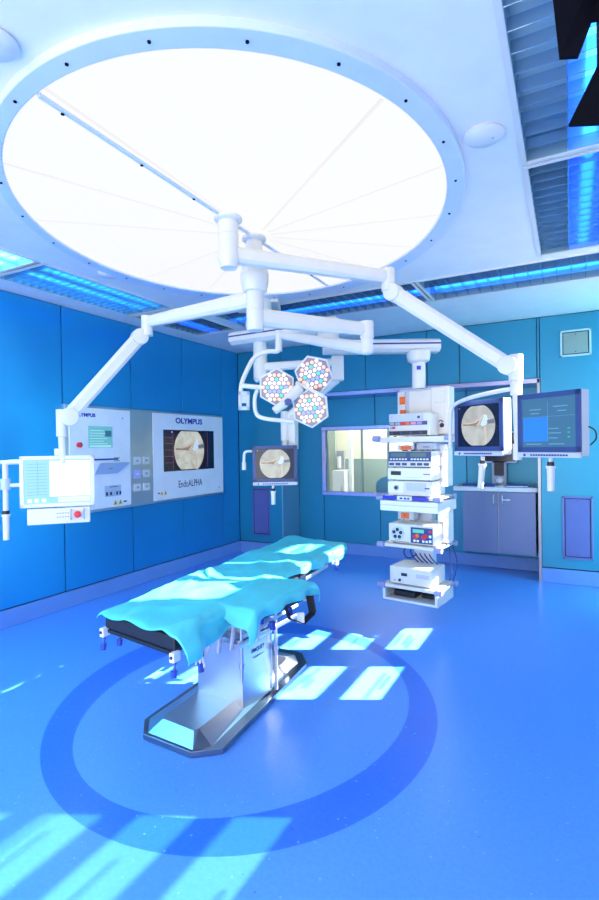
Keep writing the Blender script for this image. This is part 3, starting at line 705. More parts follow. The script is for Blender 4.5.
# ---------------------------------------------------------------- equipment boom C
Cc = V((-2.655,4.214,0))
t = thing('equipment_boom', 'heavy white double-beam ceiling boom carrying tower and small monitor', 'ceiling boom', (Cc.x,Cc.y,H))
bm = B(); bx(bm,-.22,.22,-.2,.2,H-.06,H, Matrix.Translation((Cc.x-.10,Cc.y+.12,0)) @ Matrix.Rotation(math.radians(26),4,'Z')); obj('ceiling_plate', bm, WHITE, t, bev=.006)
bm = B(); lathe(bm, Cc, [(.12,H-.02),(.12,2.86),(.14,2.80),(.14,2.76)]); obj('mount_post', bm, WHITE, t, smooth=True)
eL = V((-2.98,4.27,2.69)); eJ = V((-1.92,4.197,2.70))
eL = Cc + (Cc-eJ).normalized()*.0; dirb = V((eJ.x-Cc.x, eJ.y-Cc.y, 0)).normalized()
s0 = V((Cc.x,Cc.y,2.68)) - dirb*.30; s1 = V((eJ.x,eJ.y,2.68)) + dirb*.10
def rail_beam(bm1, bm2, p, q, w, h):
    beam(bm1, p, q, w, h); x, y, d = frame_of(q-p)
    for s in (-1,1): beam(bm2, p+d*.002+x*s*(w/2)+y*.01, q-d*.002+x*s*(w/2)+y*.01, .004, .014)
bm = B(); b2 = B(); rail_beam(bm, b2, s0, s1, .22, .135); ub = obj('upper_beam', bm, WHITE, t, bev=.005); obj('shadow_groove', b2, NAVY, ub)
bm = B(); cyl(bm,(eJ.x,eJ.y,2.64),(eJ.x,eJ.y,2.52),.10); obj('beam_pivot', bm, WHITE, t, bev=.008, smooth=True)
q0 = V((-1.965,4.172,2.49)); q1 = V((-1.045,4.663,2.49))
bm = B(); b2 = B(); rail_beam(bm, b2, q0, q1, .20, .115); lb = obj('lower_beam', bm, WHITE, t, bev=.005); obj('shadow_groove', b2, NAVY, lb)
TC = V((-1.200,4.568,0))
bm = B(); lathe(bm, TC, [(.105,2.445),(.105,2.40),(.095,2.355),(.06,2.335)]); obj('tower_pivot', bm, WHITE, t, smooth=True)
bm = B(); lathe(bm, TC, [(.062,2.345),(.060,2.335),(.060,2.11)]); dp = obj('tower_tube', bm, WHITE, t, smooth=True)
bm = B(); bx(bm,-.018,.018,-.064,-.058,2.27,2.305, Matrix.Translation(TC) @ Matrix.Rotation(math.radians(16),4,'Z')); obj('blue_badge', bm, BLUEB, dp)
# small monitor arm below
bm = B(); cyl(bm,(Cc.x,Cc.y,2.62),(Cc.x,Cc.y,2.26),.068,.068); cyl(bm,(Cc.x,Cc.y,2.26),(Cc.x,Cc.y,2.235),.068,.05); obj('monitor_post', bm, WHITE, t, smooth=True)
b0 = V((-1.905,4.316,2.375))
bm = B(); beam(bm, (Cc.x,Cc.y,2.375), b0, .07, .085, .06, .07); obj('monitor_arm', bm, WHITE, t, bev=.004)
bm = B(); bx(bm,-.055,.055,-.05,.05,-.17,.06, Matrix.Translation((b0.x+.02,b0.y,2.37)) @ Matrix.Rotation(math.radians(28),4,'Z')); obj('monitor_elbow', bm, WHITE, t, bev=.01)
bm = B(); beam(bm, (b0.x+.01,b0.y,2.23), (-2.37,4.25,1.88), .07, .10, .065, .09); obj('monitor_spring_arm', bm, WHITE, t, bev=.004)
bm = B(); cyl(bm,(-2.40,4.24,1.94),(-2.40,4.24,1.66),.045); cyl(bm,(-2.40,4.24,1.66),(-2.42,4.22,1.46),.028); bx(bm,-2.47,-2.39,4.13,4.22,1.40,1.52); bx(bm,-2.36,-2.29,4.22,4.30,1.58,1.90); obj('monitor_yoke', bm, WHITE, t, bev=.005, smooth=True)

# ---------------------------------------------------------------- equipment tower
th = math.radians(-8)
t = thing('equipment_tower', 'white hanging equipment tower with shelves and outlet panels', 'equipment tower', (TC.x,TC.y,.23), th)
Z = lambda z: z-.23
def L(bm, x0,x1,y0,y1,z0,z1): bx(bm, x0,x1,y0,y1,Z(z0),Z(z1))
bm = B(); L(bm,-.21,.20,.02,.16,1.70,2.115); hd = obj('service_head', bm, LGREY, t, local=True, bev=.02)
bm = B(); L(bm,-.21,-.135,-.0,.02,1.74,2.09); L(bm,-.10,.13,.01,.021,1.74,2.09); obj('front_cover', bm, WHITE, hd, local=True, bev=.004)
bm = B(); L(bm,.12,.29,-.03,.10,1.69,2.11); obj('side_pod', bm, WHITE, hd, local=True, bev=.012)
bm = B(); L(bm,-.185,-.13,-.018,.0,1.975,2.045); L(bm,-.182,-.128,-.018,.0,1.855,1.925); obj('orange_socket', bm, ORANGE, hd, local=True, bev=.006)
bm = B()
for z in (1.97,1.84): L(bm,.155,.25,-.042,-.03,z,z+.10)
obj('white_socket', bm, WHITE, hd, local=True, bev=.004)
bm = B(); cyl(bm,(.22,-.035,Z(1.77)),(.22,-.03,Z(1.77)),.02,n=14); tube(bm,[(.2,-.05,Z(1.8)),(.22,-.06,Z(1.815)),(.24,-.05,Z(1.80))],.004); cyl(bm,(.22,-.055,Z(1.77)),(.22,-.03,Z(1.77)),.008,n=10); obj('gas_outlet', bm, INKD, hd, local=True)
bm = B(); L(bm,-.09,.09,.05,.15,.45,1.72); obj('spine', bm, LGREY, t, local=True, bev=.01)
for z0, z1 in ((1.235,1.605),(.74,1.11)):
    bm = B(); L(bm,.165,.262,-.02,.12,z0,z1); sp_ = obj('outlet_column', bm, WHITE, t, local=True, bev=.01)
    bm = B()
    for k in range(4): cyl(bm,(.25,-.025,Z(z0+.05+k*(z1-z0-.1)/3)),(.25,-.02,Z(z0+.05+k*(z1-z0-.1)/3)),.007,n=8)
    for k in range(3): L(bm,.185,.215,-.026,-.02,z0+.04+k*.11,z0+.075+k*.11)
    obj('outlet', bm, GREY, sp_, local=True)
def shelf(z, w=.53, d=.40, th_=.028, knobs=True, y0=-.25, xo=-.005):
    bm = B(); L(bm,xo-w/2,xo+w/2-.02,y0,y0+d,z-th_,z); s = obj('shelf', bm, WHITE, t, local=True, bev=.006)
    if knobs:
        bm = B()
        for sx in (-1,1):
            xx = xo+sx*(w/2+.012); cyl(bm,(xx-.012*sx,y0+.02,Z(z-.012)),(xx-.012*sx,y0+d-.02,Z(z-.012)),.008,n=10)
            for yy_ in (y0-.005,):
                cyl(bm,(xx-.045*sx,yy_,Z(z-.014)),(xx+.018*sx,yy_,Z(z-.014)),.026,n=16)
            cyl(bm,(xx-.01,y0+d-.02,Z(z-.014)),(xx+.012,y0+d-.02,Z(z-.014)),.024,n=14)
        obj('rail_bumper', bm, RUBBER, s, local=True, smooth=True)
    return s
s1 = shelf(1.675, w=.66, th_=.05, xo=.03); s2 = shelf(1.155); s3 = shelf(.735); s4 = shelf(.375)
# drawer unit under second shelf
bm = B(); L(bm,-.27,.27,-.26,.17,1.025,1.12); dr = obj('drawer_box', bm, WHITE, t, local=True, bev=.005)
bm = B(); L(bm,-.265,.265,-.27,-.26,1.03,1.075); L(bm,-.265,.265,-.27,-.26,1.08,1.115); obj('drawer_front', bm, LABELW, dr, local=True, bev=.003)
bm = B(); L(bm,-.26,-.09,-.274,-.25,1.128,1.158); L(bm,.03,.18,-.274,-.25,1.128,1.158); obj('blue_strip', bm, BLUEB, s2, local=True, bev=.002)
bm = B(); L(bm,-.10,.04,-.282,-.25,1.123,1.163); obj('handle_plate', bm, WHITE, s2, local=True, bev=.008)
bm = B(); L(bm,-.07,-.045,-.284,-.282,1.135,1.15); L(bm,-.03,-.01,-.284,-.282,1.135,1.15); L(bm,.0,.02,-.284,-.282,1.135,1.15); obj('handle_legend', bm, INKB, s2, local=True)
# open bay under the lowest shelf
bm = B(); L(bm,-.27,-.245,-.235,.15,.235,.35); L(bm,.215,.24,-.235,.15,.235,.35); L(bm,-.27,.24,-.235,.15,.23,.25); L(bm,-.27,.24,.13,.15,.23,.35); obj('open_bay', bm, WHITE, t, local=True, bev=.004)
bm = B(); L(bm,-.2,.0,-.15,.1,.251,.30); L(bm,.04,.16,-.1,.1,.251,.285); obj('bay_contents', bm, BLACK, t, local=True, bev=.008)
bm = B(); random.seed(3)
for k in range(5):
    x = -.09+.045*k
    tube(bm,[(x,.10,Z(.70)),(x-.05,.06,Z(.62)),(x+.02,.02,Z(.56)),(x+.07,.08,Z(.50)),(x+.03,.12,Z(.44))],.006,n=8)
tube(bm,[(-.14,.08,Z(.70)),(-.19,.02,Z(.62)),(-.13,.0,Z(.55)),(-.06,.05,Z(.6))],.006,n=8)
tube(bm,[(.24,.06,Z(.71)),(.27,.0,Z(.6)),(.29,-.02,Z(.52)),(.26,.02,Z(.42)),(.22,.1,Z(.39))],.006,n=8)
tube(bm,[(.25,.1,Z(.71)),(.31,.06,Z(.6)),(.31,.03,Z(.5)),(.27,.06,Z(.40))],.006,n=8)
obj('cable', bm, NAVY, t, local=True, smooth=True)

def device(label, x, y, z, w, d, h, cat='medical device', name='medical_device', m=WHITE, rzo=0.0, group=None):
    p = Matrix.Translation((TC.x,TC.y,0)) @ Matrix.Rotation(th,4,'Z') @ V((x,y,z))
    o = thing(name, label, cat, p, th+rzo, group)
    bm = B(); bx(bm,-w/2,w/2,0,d,.008,h); b = obj('case', bm, m, o, local=True, bev=.005)
    bm = B()
    for sx in (-1,1):
        for yy_ in (.04,d-.04): cyl(bm,(sx*(w/2-.04),yy_,0),(sx*(w/2-.04),yy_,.009),.012,n=10)
    obj('feet', bm, BLACK, b, local=True)
    return o
def face(o, nm, x0,x1,z0,z1,m,dp_=.003, bev=0): bm = B(); bx(bm,x0,x1,-dp_,.001,z0,z1); return obj(nm, bm, m, o, local=True, bev=bev)
def dial(o, nm, x, z, r, m, dp_=.014): bm = B(); cyl(bm,(x,0,z),(x,-dp_,z),r,n=18); return obj(nm, bm, m, o, local=True, bev=.001)
# top shelf: electrosurgical unit with sloped fascia
d1 = device('white electrosurgical unit with red and orange keys on the top shelf', .00,-.225,1.675,.38,.34,.20)
face(d1,'sloped_front',-.185,.13,.135,.195,LGREY,.004); fs = face(d1,'display_strip',-.185,.165,.098,.130,BEZEL,.006)
for x0_, m in ((-.18,GREY),(-.125,GREY),(-.075,RED),(-.035,ORANGE),(.02,mat('pink_key',(.8,.3,.5),.4)),(.075,mat('violet_key',(.45,.25,.6),.4))): face(d1,'key',x0_,x0_+.045,.102,.126,m,.009)
face(d1,'power_key',-.18,-.13,.068,.090,GREY,.005); face(d1,'red_key',-.155,-.13,.07,.088,RED,.008); face(d1,'socket_strip',-.185,.165,.014,.050,BLACK,.007)
for k in range(4): dial(d1,'socket',-.16+k*.09,.032,.012,NAVY,.012)
bm = B(); cyl(bm,(-.16,.012,.19),(-.16,-.002,.17),.006,n=8); cyl(bm,(.09,.0,.165),(.09,-.008,.165),.012,n=12); obj('indicator', bm, INKD, d1, local=True)
# stack on the second shelf (three units)
d2 = device('white light source unit at the bottom of the second shelf stack', -.0,-.235,1.155,.40,.32,.135)
face(d2,'fascia',-.20,-.05,.03,.12,LABELW,.004); face(d2,'fascia_plate',-.03,.15,.05,.12,LGREY,.003); dial(d2,'light_port',-.12,.075,.023,GREY,.012); dial(d2,'port_core',-.12,.075,.014,BLACK,.016); face(d2,'legend',.14,.18,.070,.080,INKB,.0045)
d3 = device('flat white camera control unit in the middle of the stack', -.0,-.235,1.29,.40,.32,.115)
face(d3,'fascia',-.20,.20,.015,.105,LABELW,.004); face(d3,'display',-.17,-.075,.05,.085,BLACK,.007); face(d3,'legend',.13,.19,.055,.066,mat('violet_ink',(.35,.2,.6),.5),.0055); face(d3,'vent',-.03,.12,.03,.032,GREY,.0045)
d4 = device('grey fronted insufflator with twin displays on top of the stack', -.0,-.225,1.405,.40,.36,.145)
face(d4,'fascia',-.195,.195,.055,.14,BEZEL,.005); face(d4,'left_display',-.17,-.03,.095,.128,mat('olive_lcd',(.08,.16,.13),.3),.007); face(d4,'right_display',.01,.15,.095,.128,MATS['olive_lcd'],.007)
for k in range(6): face(d4,'key',-.18+k*.028,-.162+k*.028,.068,.080,LABELW,.008); face(d4,'key',.015+k*.028,.033+k*.028,.068,.080,LABELW,.008)
for a in (-.19,-.13,-.07,.01,.07,.13): face(d4,'lower_key',a,a+.045,.02,.042,BEZEL,.005)
d5 = device('small orange-topped footswitch box under the top shelf', -.07,-.14,1.55,.16,.14,.05, m=LGREY, name='junction_box', cat='device')
face(d5,'orange_label',-.05,.05,.012,.042,ORANGE,.004)
d5b = device('grey receiver box right of the footswitch box', .11,-.12,1.55,.18,.2,.07, m=LGREY, name='receiver_box', cat='device')
face(d5b,'legend',-.03,.03,.03,.036,INKB,.003)
d6 = device('white pump with round fan grille and navy keypad on third shelf', -.0,-.215,.735,.42,.36,.175)
face(d6,'keypad',-.0,.195,.02,.155,NAVY,.005); face(d6,'readout',.02,.12,.11,.14,emat('green_readout',(.10,.45,.35),.7),.007)
for x_, z_, m in ((.04,.075,RED),(.115,.075,RED),(.06,.085,ORANGE),(.135,.085,RED)): dial(d6,'knob',x_,z_,.018,m,.014)
for x_ in (.025,.055,.105,.135): face(d6,'white_key',x_,x_+.02,.032,.05,LABELW,.008)
for z_ in (.035,.075,.115): face(d6,'side_key',.165,.187,z_,z_+.022,LABELW if z_<.1 else RED,.008)
g = dial(d6,'fan_ring',-.125,.09,.062,LGREY,.006)
bm = B()
for k in range(5):
    a = k*2*PI/5+.3; cyl(bm,(-.125+.034*math.cos(a),-.006,.09+.034*math.sin(a)),(-.125+.034*math.cos(a),-.009,.09+.034*math.sin(a)),.016,n=12)
obj('fan_opening', bm, BLACK, g, local=True)
face(d6,'trim_line',-.19,-.02,.018,.021,INKD,.004)
d7 = device('small orange fronted socket box below the drawer', -.10,-.10,.925,.15,.12,.085, m=LGREY, name='junction_box', cat='device')
face(d7,'orange_plate',-.04,.035,.02,.07,ORANGE,.006); face(d7,'hole',-.01,.0,.035,.055,RED,.008)
d8 = device('large plain white console on the lowest tower shelf', -.01,-.215,.375,.39,.31,.155)
face(d8,'display',-.085,-.03,.08,.105,BLACK,.005); dial(d8,'dial',-.10,.04,.012,INKD,.01); dial(d8,'jack',-.15,.035,.007,GREY,.006)
for k in range(4): face(d8,'vent',.05,.17,.078+k*.009,.081+k*.009,GREY,.002)
bm = B(); tube(bm,[(-.30,.02,0),(-.33,.0,.04),(-.34,.02,.02)],.004); bm.free()

# ---------------------------------------------------------------- wall console (left wall)
X0 = XL
t = thing('wall_console', 'long steel framed control console on the left wall', 'wall console', (X0,4.72,.93))
F0, F1, FZ0, FZ1, XF = 3.408, 6.04, .935, 2.065, X0+.055
bm = B(); bx(bm, X0, XF-.012, F0, F1, FZ0, FZ1); obj('frame', bm, STEEL, t, bev=.004)
bm = B(); bx(bm, X0+.03, XF, F0+.05, 4.262, FZ0+.03, FZ1-.025); lp = obj('left_panel', bm, WHITEB, t, bev=.003)
bm = B(); bx(bm, X0+.03, XF-.004, 4.262, 4.622, FZ0+.03, FZ1-.022); mp = obj('centre_panel', bm, STEEL, t, bev=.002)
bm = B(); bx(bm, X0+.03, XF, 4.622, F1-.02, FZ0+.03, FZ1-.025); rp = obj('right_panel', bm, WHITEB, t, bev=.003)
def wbx(nm, y0,y1,z0,z1,m,par,d0=0,d1=.003,bev=0): bm = B(); bx(bm, XF+d0-.002, XF+d1, y0,y1,z0,z1); return obj(nm, bm, m, par, bev=bev)
wbx('lcd', 3.684,4.0,1.622,1.85, emat('teal_lcd',(.10,.33,.38),.75), lp)
for k in range(6): wbx('lcd_row', 3.70,3.88 if k%2 else 3.93,1.66+k*.028,1.666+k*.028, emat('lcd_light',(.35,.62,.62),.7), lp, 0,.0045)
wbx('lcd_window', 3.90,3.985,1.74,1.805, emat('lcd_dark',(.03,.12,.22),.5), lp, 0,.005); wbx('lcd_foot', 3.70,3.98,1.63,1.645, MATS['lcd_light'], lp, 0,.0045)
bm = B(); cyl(bm,(XF,3.563,1.651),(XF+.03,3.563,1.651),.028); obj('red_button', bm, RED, lp, bev=.004, smooth=True)
wbx('slot', 3.75,4.08,1.485,1.502,INKB,lp,0,.003); wbx('slot_key',4.02,4.1,1.468,1.48,GREY,lp,0,.004); wbx('slot_key',4.02,4.1,1.503,1.513,GREY,lp,0,.004)
bm = B(); vs = [(XF,3.76),(XF+.0,4.16),(XF+.10,4.06),(XF+.10,3.74)]
hull_loft(bm, [(XF,3.745,1.335),(XF,4.06,1.335),(XF+.012,4.06,1.335),(XF+.012,3.745,1.335)], [(XF,3.75,1.455),(XF,4.17,1.455),(XF+.09,4.17,1.455),(XF+.09,3.75,1.455)]); fd = obj('fold_out_tray', bm, LGREY, lp, bev=.003)
bm = B(); bx(bm, XF+.05,XF+.056,3.9,3.95,1.385,1.405); obj('tray_lock', bm, GREY, fd)
so = wbx('socket_plate', 3.885,4.11,1.085,1.205,LGREY,lp,0,.004,.001)
for y_ in (3.90,3.955,4.04,4.085): wbx('socket', y_-.0,y_+.022,1.098,1.135,INKD,so,0,.008)
wbx('plate_legend', 3.95,4.06,1.185,1.192,INKD,so,0,.0055)
def tri(yc_, zc_, s, par):
    bm = B(); v = [bm.verts.new((XF+.004, yc_+a*s, zc_+b*s)) for a, b in ((-1,-.8),(1,-.8),(0,1))]; bm.faces.new(v); r = bmesh.ops.extrude_face_region(bm, geom=bm.faces[:]); bmesh.ops.translate(bm, vec=(-.003,0,0), verts=[g for g in r['geom'] if isinstance(g, bmesh.types.BMVert)])
    obj('warning_triangle', bm, YEL, par)
    bm = B(); bx(bm, XF+.004,XF+.0055,yc_-.15*s,yc_+.15*s,zc_-.5*s,zc_+.4*s); obj('warning_mark', bm, INKD, par)
for y_ in (4.03,4.10): tri(y_,1.012,.03,lp)
wbx('mark', 4.145,4.19,1.005,1.02,INKD,lp,0,.004)
wbx('mark', 4.69,4.72,1.045,1.06,INKD,rp,0,.004)
for y_ in (4.755,4.82): tri(y_,1.05,.026,rp)
for y_, z_, s in ((4.15,1.95,.012),(5.92,1.04,.015)): wbx('screw', y_-s/2,y_+s/2,z_-s/2,z_+s/2,INKD,rp,0,.003)
text('lettering','OLYMPUS',.050,TL(XF+.002,3.645,1.962),INKB,lp,local=False,bold=.002,sx=1.2)
text('lettering','OLYMPUS',.098,TL(XF+.002,5.29,1.955),INKB,rp,local=False,bold=.003,sx=1.25)
text('lettering','EndoALPHA',.13,TL(XF+.002,5.30,1.135),INKD,rp,local=False,bold=.0,sx=.72)
for i, z_ in enumerate((1.465,1.31,1.155)):
    for j, y_ in enumerate((4.352,4.495)):
        m_ = WHITE if not (i == 1 and j == 0) else mat('lilac_button',(.45,.45,.9),.3)
        b_ = wbx('button', y_-.052,y_+.052,z_-.045,z_+.045,m_,mp,0,.012,.003)
        wbx('button_symbol', y_-.018,y_+.018,z_-.012,z_+.012,GREY if (i,j)!=(1,0) else WHITE,b_,.008,.0135)
bm = B(); bx(bm, XF-.002,XF+.004,4.798,5.805,1.313,1.838); sc_ = obj('display', bm, SCRBLK, rp)
# picture on the display (mapped from the flat picture builder)
MM = Matrix(((0,-1,0,XF+.004),(1,0,0,0),(0,0,1,0),(0,0,0,1)))
def wscope():
    M = Matrix.Translation((XF+.0055,5.285,1.575)) @ Matrix.Rotation(PI/2,4,'Z')
    scope_parent = sc_
    Mi = FR[sc_].inverted() @ M
    scope(sc_, 0, 0, .30, 0, clip=1.0, clipz=.83, M=Mi)
wscope()
bm = B(); bx(bm, XF+.004,XF+.006,4.94,4.96,1.80,1.82); obj('screen_mark', bm, LABELW, sc_)
RL = emat('display_red_line',(.25,.05,.12),.6)
bm = B()
for z_ in (1.42,1.5,1.58,1.66,1.74): bx(bm, XF+.004,XF+.0052,4.82,4.97,z_,z_+.004)
bx(bm, XF+.004,XF+.0052,4.965,4.969,1.34,1.82); bx(bm, XF+.004,XF+.0052,5.66,5.664,1.34,1.82); obj('screen_lines', bm, RL, sc_)

# ---------------------------------------------------------------- wall vents
def vent(x0,x1,z0,z1,label,mf,mi,slats=0):
    t = thing('wall_vent', label, 'vent', ((x0+x1)/2,YB,z0), 0, 'framed hatches in the back wall')
    bm = B(); b = .022
    bx(bm,x0,x1,YB-.014,YB,z1-b,z1); bx(bm,x0,x1,YB-.014,YB,z0,z0+b); bx(bm,x0,x0+b,YB-.014,YB,z0,z1); bx(bm,x1-b,x1,YB-.014,YB,z0,z1); obj('vent_frame', bm, mf, t, bev=.003)
    bm = B(); bx(bm,x0+b,x1-b,YB-.004,YB-.0005,z0+b,z1-b); obj('vent_shadow_gap', bm, JOINT, t)
    bm = B(); bx(bm,x0+b+.010,x1-b-.010,YB-.010,YB-.004,z0+b+.010,z1-b-.010); p = obj('vent_plate', bm, mi, t, bev=.002)
    bm = B()
    for z in (z0+b+.03, z1-b-.03): cyl(bm,((x0+x1)/2,YB-.013,z),((x0+x1)/2,YB-.009,z),.006,n=8)
    obj('screw', bm, INKD, p)
vent(-.092,.215,2.57,2.868,'square grey ceiling-height vent high on the back wall', mat('vent_frame_grey',(.42,.62,.66),.4,metal=.3), mat('vent_mesh_grey',(.22,.30,.28),.5))
vent(-.09,.215,.292,1.0,'tall violet grey hatch low on the back wall at right', mat('vent_frame_violet',(.12,.16,.42),.35,metal=.5), mat('vent_mesh_violet',(.10,.13,.38),.45))
vent(-4.27,-3.965,.275,.99,'tall violet grey hatch low on the back wall in the left corner', MATS['vent_frame_violet'], MATS['vent_mesh_violet'])

# ---------------------------------------------------------------- cabinet in recess
t = thing('wall_cabinet', 'steel two-door wall cabinet in the recess under the worktop', 'cabinet', (-.79,YR,.27))
CX0, CX1, CY, CZ0, CZ1 = -1.205,-.365,6.62,.265,1.02
bm = B(); bx(bm,CX0,CX1,CY+.02,YR-.002,CZ0,CZ1); obj('body', bm, STEELD, t, bev=.003)
for x0_, x1_, hx in ((CX0,-.789,-.835),(-.783,CX1,-.735)):
    bm = B(); bx(bm,x0_+.003,x1_-.003,CY,CY+.02,CZ0+.003,CZ1-.004); dd = obj('door', bm, STEELC, t, bev=.002)
    bm = B(); tube(bm,[(hx,CY,.985),(hx,CY-.03,.98),(hx,CY-.03,.86),(hx,CY,.855)],.006); obj('handle', bm, STEEL, dd, smooth=True)
    if hx > -.78:
        bm = B(); cyl(bm,(hx,CY-.03,.925),(hx+.09,CY-.03,.925),.008); cyl(bm,(hx+.06,CY,.925),(hx+.06,CY-.045,.925),.012); obj('lock', bm, LABELW, dd, smooth=True)
bm = B(); bx(bm,-1.305,RX1-.005,6.55,YR-.002,1.025,1.078); o = obj('worktop', bm, WHITE, bev=.006); meta(o, 'white worktop slab over the steel wall cabinet', 'worktop')
t = thing('desktop_monitor', 'dark desktop monitor with silver frame behind the boom monitors', 'monitor', (-.79,6.86,1.36))
bm = B(); bx(bm,-1.02,-.585,6.86,6.90,1.36,1.76); obj('housing', bm, LGREY, t, bev=.006)
bm = B(); bx(bm,-1.00,-.605,6.857,6.861,1.382,1.74); obj('screen', bm, SCRBLK, t)
t = thing('monitor_stand', 'dark grey docking stand under the desktop monitor', 'stand', (-.79,6.86,1.078))
bm = B(); bx(bm,-.885,-.71,6.86,6.93,1.078,1.40); obj('body', bm, GREY, t, bev=.006)
bm = B(); bx(bm,-.855,-.74,6.852,6.861,1.20,1.37); obj('front_plate', bm, BLACK, t, bev=.003)
bm = B()
for k in range(9): pass
lathe(bm, (0,0), [(.045,0),(.043,.02),(.03,.038),(.012,.045),(.001,.046)]); bm.transform(Matrix.Translation((-.79,6.86,1.135)) @ Matrix.Rotation(PI/2,4,'X')); obj('round_knob', bm, LABELW, t, smooth=True)
t = thing('keyboard', 'dark blue keyboard lying on the white worktop', 'keyboard', (-1.0,6.68,1.078))
bm = B(); bx(bm,-1.21,-.80,6.62,6.76,1.078,1.10); obj('base', bm, NAVY, t, bev=.004)
bm = B()
for r in range(4):
    for c in range(16): bx(bm,-1.2+c*.0245,-1.18+c*.0245,6.63+r*.031,6.655+r*.031,1.10,1.106)
obj('keys', bm, BLUEB, t)
t = thing('blue_folder', 'blue folder lying at the right end of the worktop', 'folder', (-.53,6.7,1.078))
bm = B(); bx(bm,-.70,-.44,6.62,6.80,1.078,1.096); obj('cover', bm, BLUEB, t, bev=.002)
bm = B(); bx(bm,-.69,-.45,6.618,6.79,1.082,1.092); obj('pages', bm, LABELW, t)
t = thing('desk_cable', 'thin pale cable curled on the worktop before the stand', 'cable', (-.78,6.66,1.08))
bm = B(); tube(bm,[(-.79,6.78,1.115),(-.74,6.64,1.12),(-.72,6.60,1.086),(-.77,6.585,1.086),(-.82,6.6,1.086)],.005,n=8); obj('cord', bm, LABELW, t, smooth=True)

# ---------------------------------------------------------------- operating table
BZ = 0.0
t = thing('operating_table', 'operating table on steel pedestal with black pads', 'operating table', (-1.93,2.75,0))
plate = [(-2.195,2.17),(-2.09,2.055),(-1.745,2.040),(-1.615,2.145),(-1.70,3.27),(-1.82,3.42),(-2.12,3.42),(-2.25,3.30)]
bm = B(); prism(bm, plate, .004, .035); bp_ = obj('base_plate', bm, STEELD, t, bev=.003)
lo = [(-2.175,2.19,.034),(-2.075,2.075,.034),(-1.745,2.058,.034),(-1.675,2.13,.034),(-1.755,3.24,.034),(-1.85,3.36,.034),(-2.11,3.36,.034),(-2.215,3.28,.034)]
hi = [(-2.045,2.20,.088),(-2.03,2.148,.088),(-1.795,2.130,.088),(-1.785,2.16,.088),(-1.80,3.14,.088),(-1.83,3.18,.088),(-2.08,3.18,.088),(-2.10,3.14,.088)]
bm = B(); hull_loft(bm, lo, hi); obj('base_cover', bm, STEEL, t, bev=.002)
bm = B(); bx(bm,-1.775,-1.735,3.02,3.06,.05,.095, Matrix.Rotation(0,4,'Z')); obj('base_label', bm, LABELW, t)
# column
colp = [(-2.07,2.50),(-1.725,2.49),(-1.705,2.80),(-2.06,2.81)]
bm = B(); prism(bm, colp, .04, .425); cl_ = obj('column', bm, STEEL, t, bev=.004)
text('lettering','MAQUET',.036, Matrix.Translation((-1.7135,2.645,.36)) @ Matrix.Rotation(PI/2-.06,4,'Z') @ Matrix.Rotation(PI/2,4,'X'), INKD, cl_, local=False, sx=.9)
bm = B(); bx(bm,-1.715,-1.708,2.60,2.70,.315,.32); obj('legend_line', bm, GREY, cl_)
cp2 = [(-2.05,2.52),(-1.745,2.51),(-1.725,2.78),(-2.04,2.79)]
bm = B(); prism(bm, cp2, .425, .45); obj('column_gap', bm, BLACK, cl_)
bm = B(); prism(bm, [(p[0],p[1]) for p in cp2], .45, .475); prism(bm, [(-2.0,2.56),(-1.79,2.55),(-1.775,2.75),(-1.99,2.76)], .475, .62); hdp = obj('column_head', bm, STEEL, t, bev=.003)
bm = B()
for x_, y_ in ((-1.715,2.47),(-1.68,2.80)): cyl(bm,(x_,y_,.05 if y_>2.7 else .22),(x_,y_,.66),.012,n=12); cyl(bm,(x_,y_,.30),(x_,y_,.33),.018,n=12)
obj('side_rod', bm, STEEL, t, smooth=True)
bm = B(); beam(bm,(-1.70,2.42,.455),(-1.655,3.03,.455),.012,.03); beam(bm,(-2.08,2.48,.455),(-1.70,2.46,.455),.012,.03); obj('push_rail', bm, STEEL, t)
# table frame
c00, c10, c01, c11 = V((-2.150,1.86,0)), V((-1.600,1.775,0)), V((-2.335,4.19,0)), V((-1.745,4.055,0))
def Tt(u, v):                              # u,v in 0..1 on the table plan
    return (c00*(1-u)+c10*u)*(1-v)+(c01*(1-u)+c11*u)*v
ZT = .745
def slab(v0, v1, z0, z1, u0=0., u1=1.):
    bm = B(); prism(bm, [Tt(u0,v0)[:2],Tt(u1,v0)[:2],Tt(u1,v1)[:2],Tt(u0,v1)[:2]], z0, z1); return bm
for v0, v1 in ((0,.235),(.245,.60),(.61,.84),(.85,1.)):
    obj('mattress_pad', slab(v0,v1,ZT-.075,ZT-.004), PADM, t, bev=.012)
obj('frame_plate', slab(.0,1.,ZT-.095,ZT-.076,.04,.96), BLACK, t, bev=.004)
obj('sub_frame', slab(.18,.62,ZT-.125,ZT-.086,.2,.8), STEELD, t, bev=.004)
for u in (-.035,1.035):
    for v0, v1 in ((.02,.22),(.27,.58),(.63,.82),(.86,.985)):
        bm = B(); a_, b_ = Tt(u,v0), Tt(u,v1); a_.z = b_.z = ZT-.085; beam(bm, a_, b_, .010, .026)
        for q in (.15,.85):
            p_ = a_.lerp(b_, q); p2 = p_ + (Tt(.5,.5)-p_).normalized()*.0; x_ = Tt(.05 if u<0 else .95, v0+(v1-v0)*q); x_.z = p_.z; cyl(bm, p_, x_, .007, n=8)
        obj('side_rail', bm, STEEL, t)
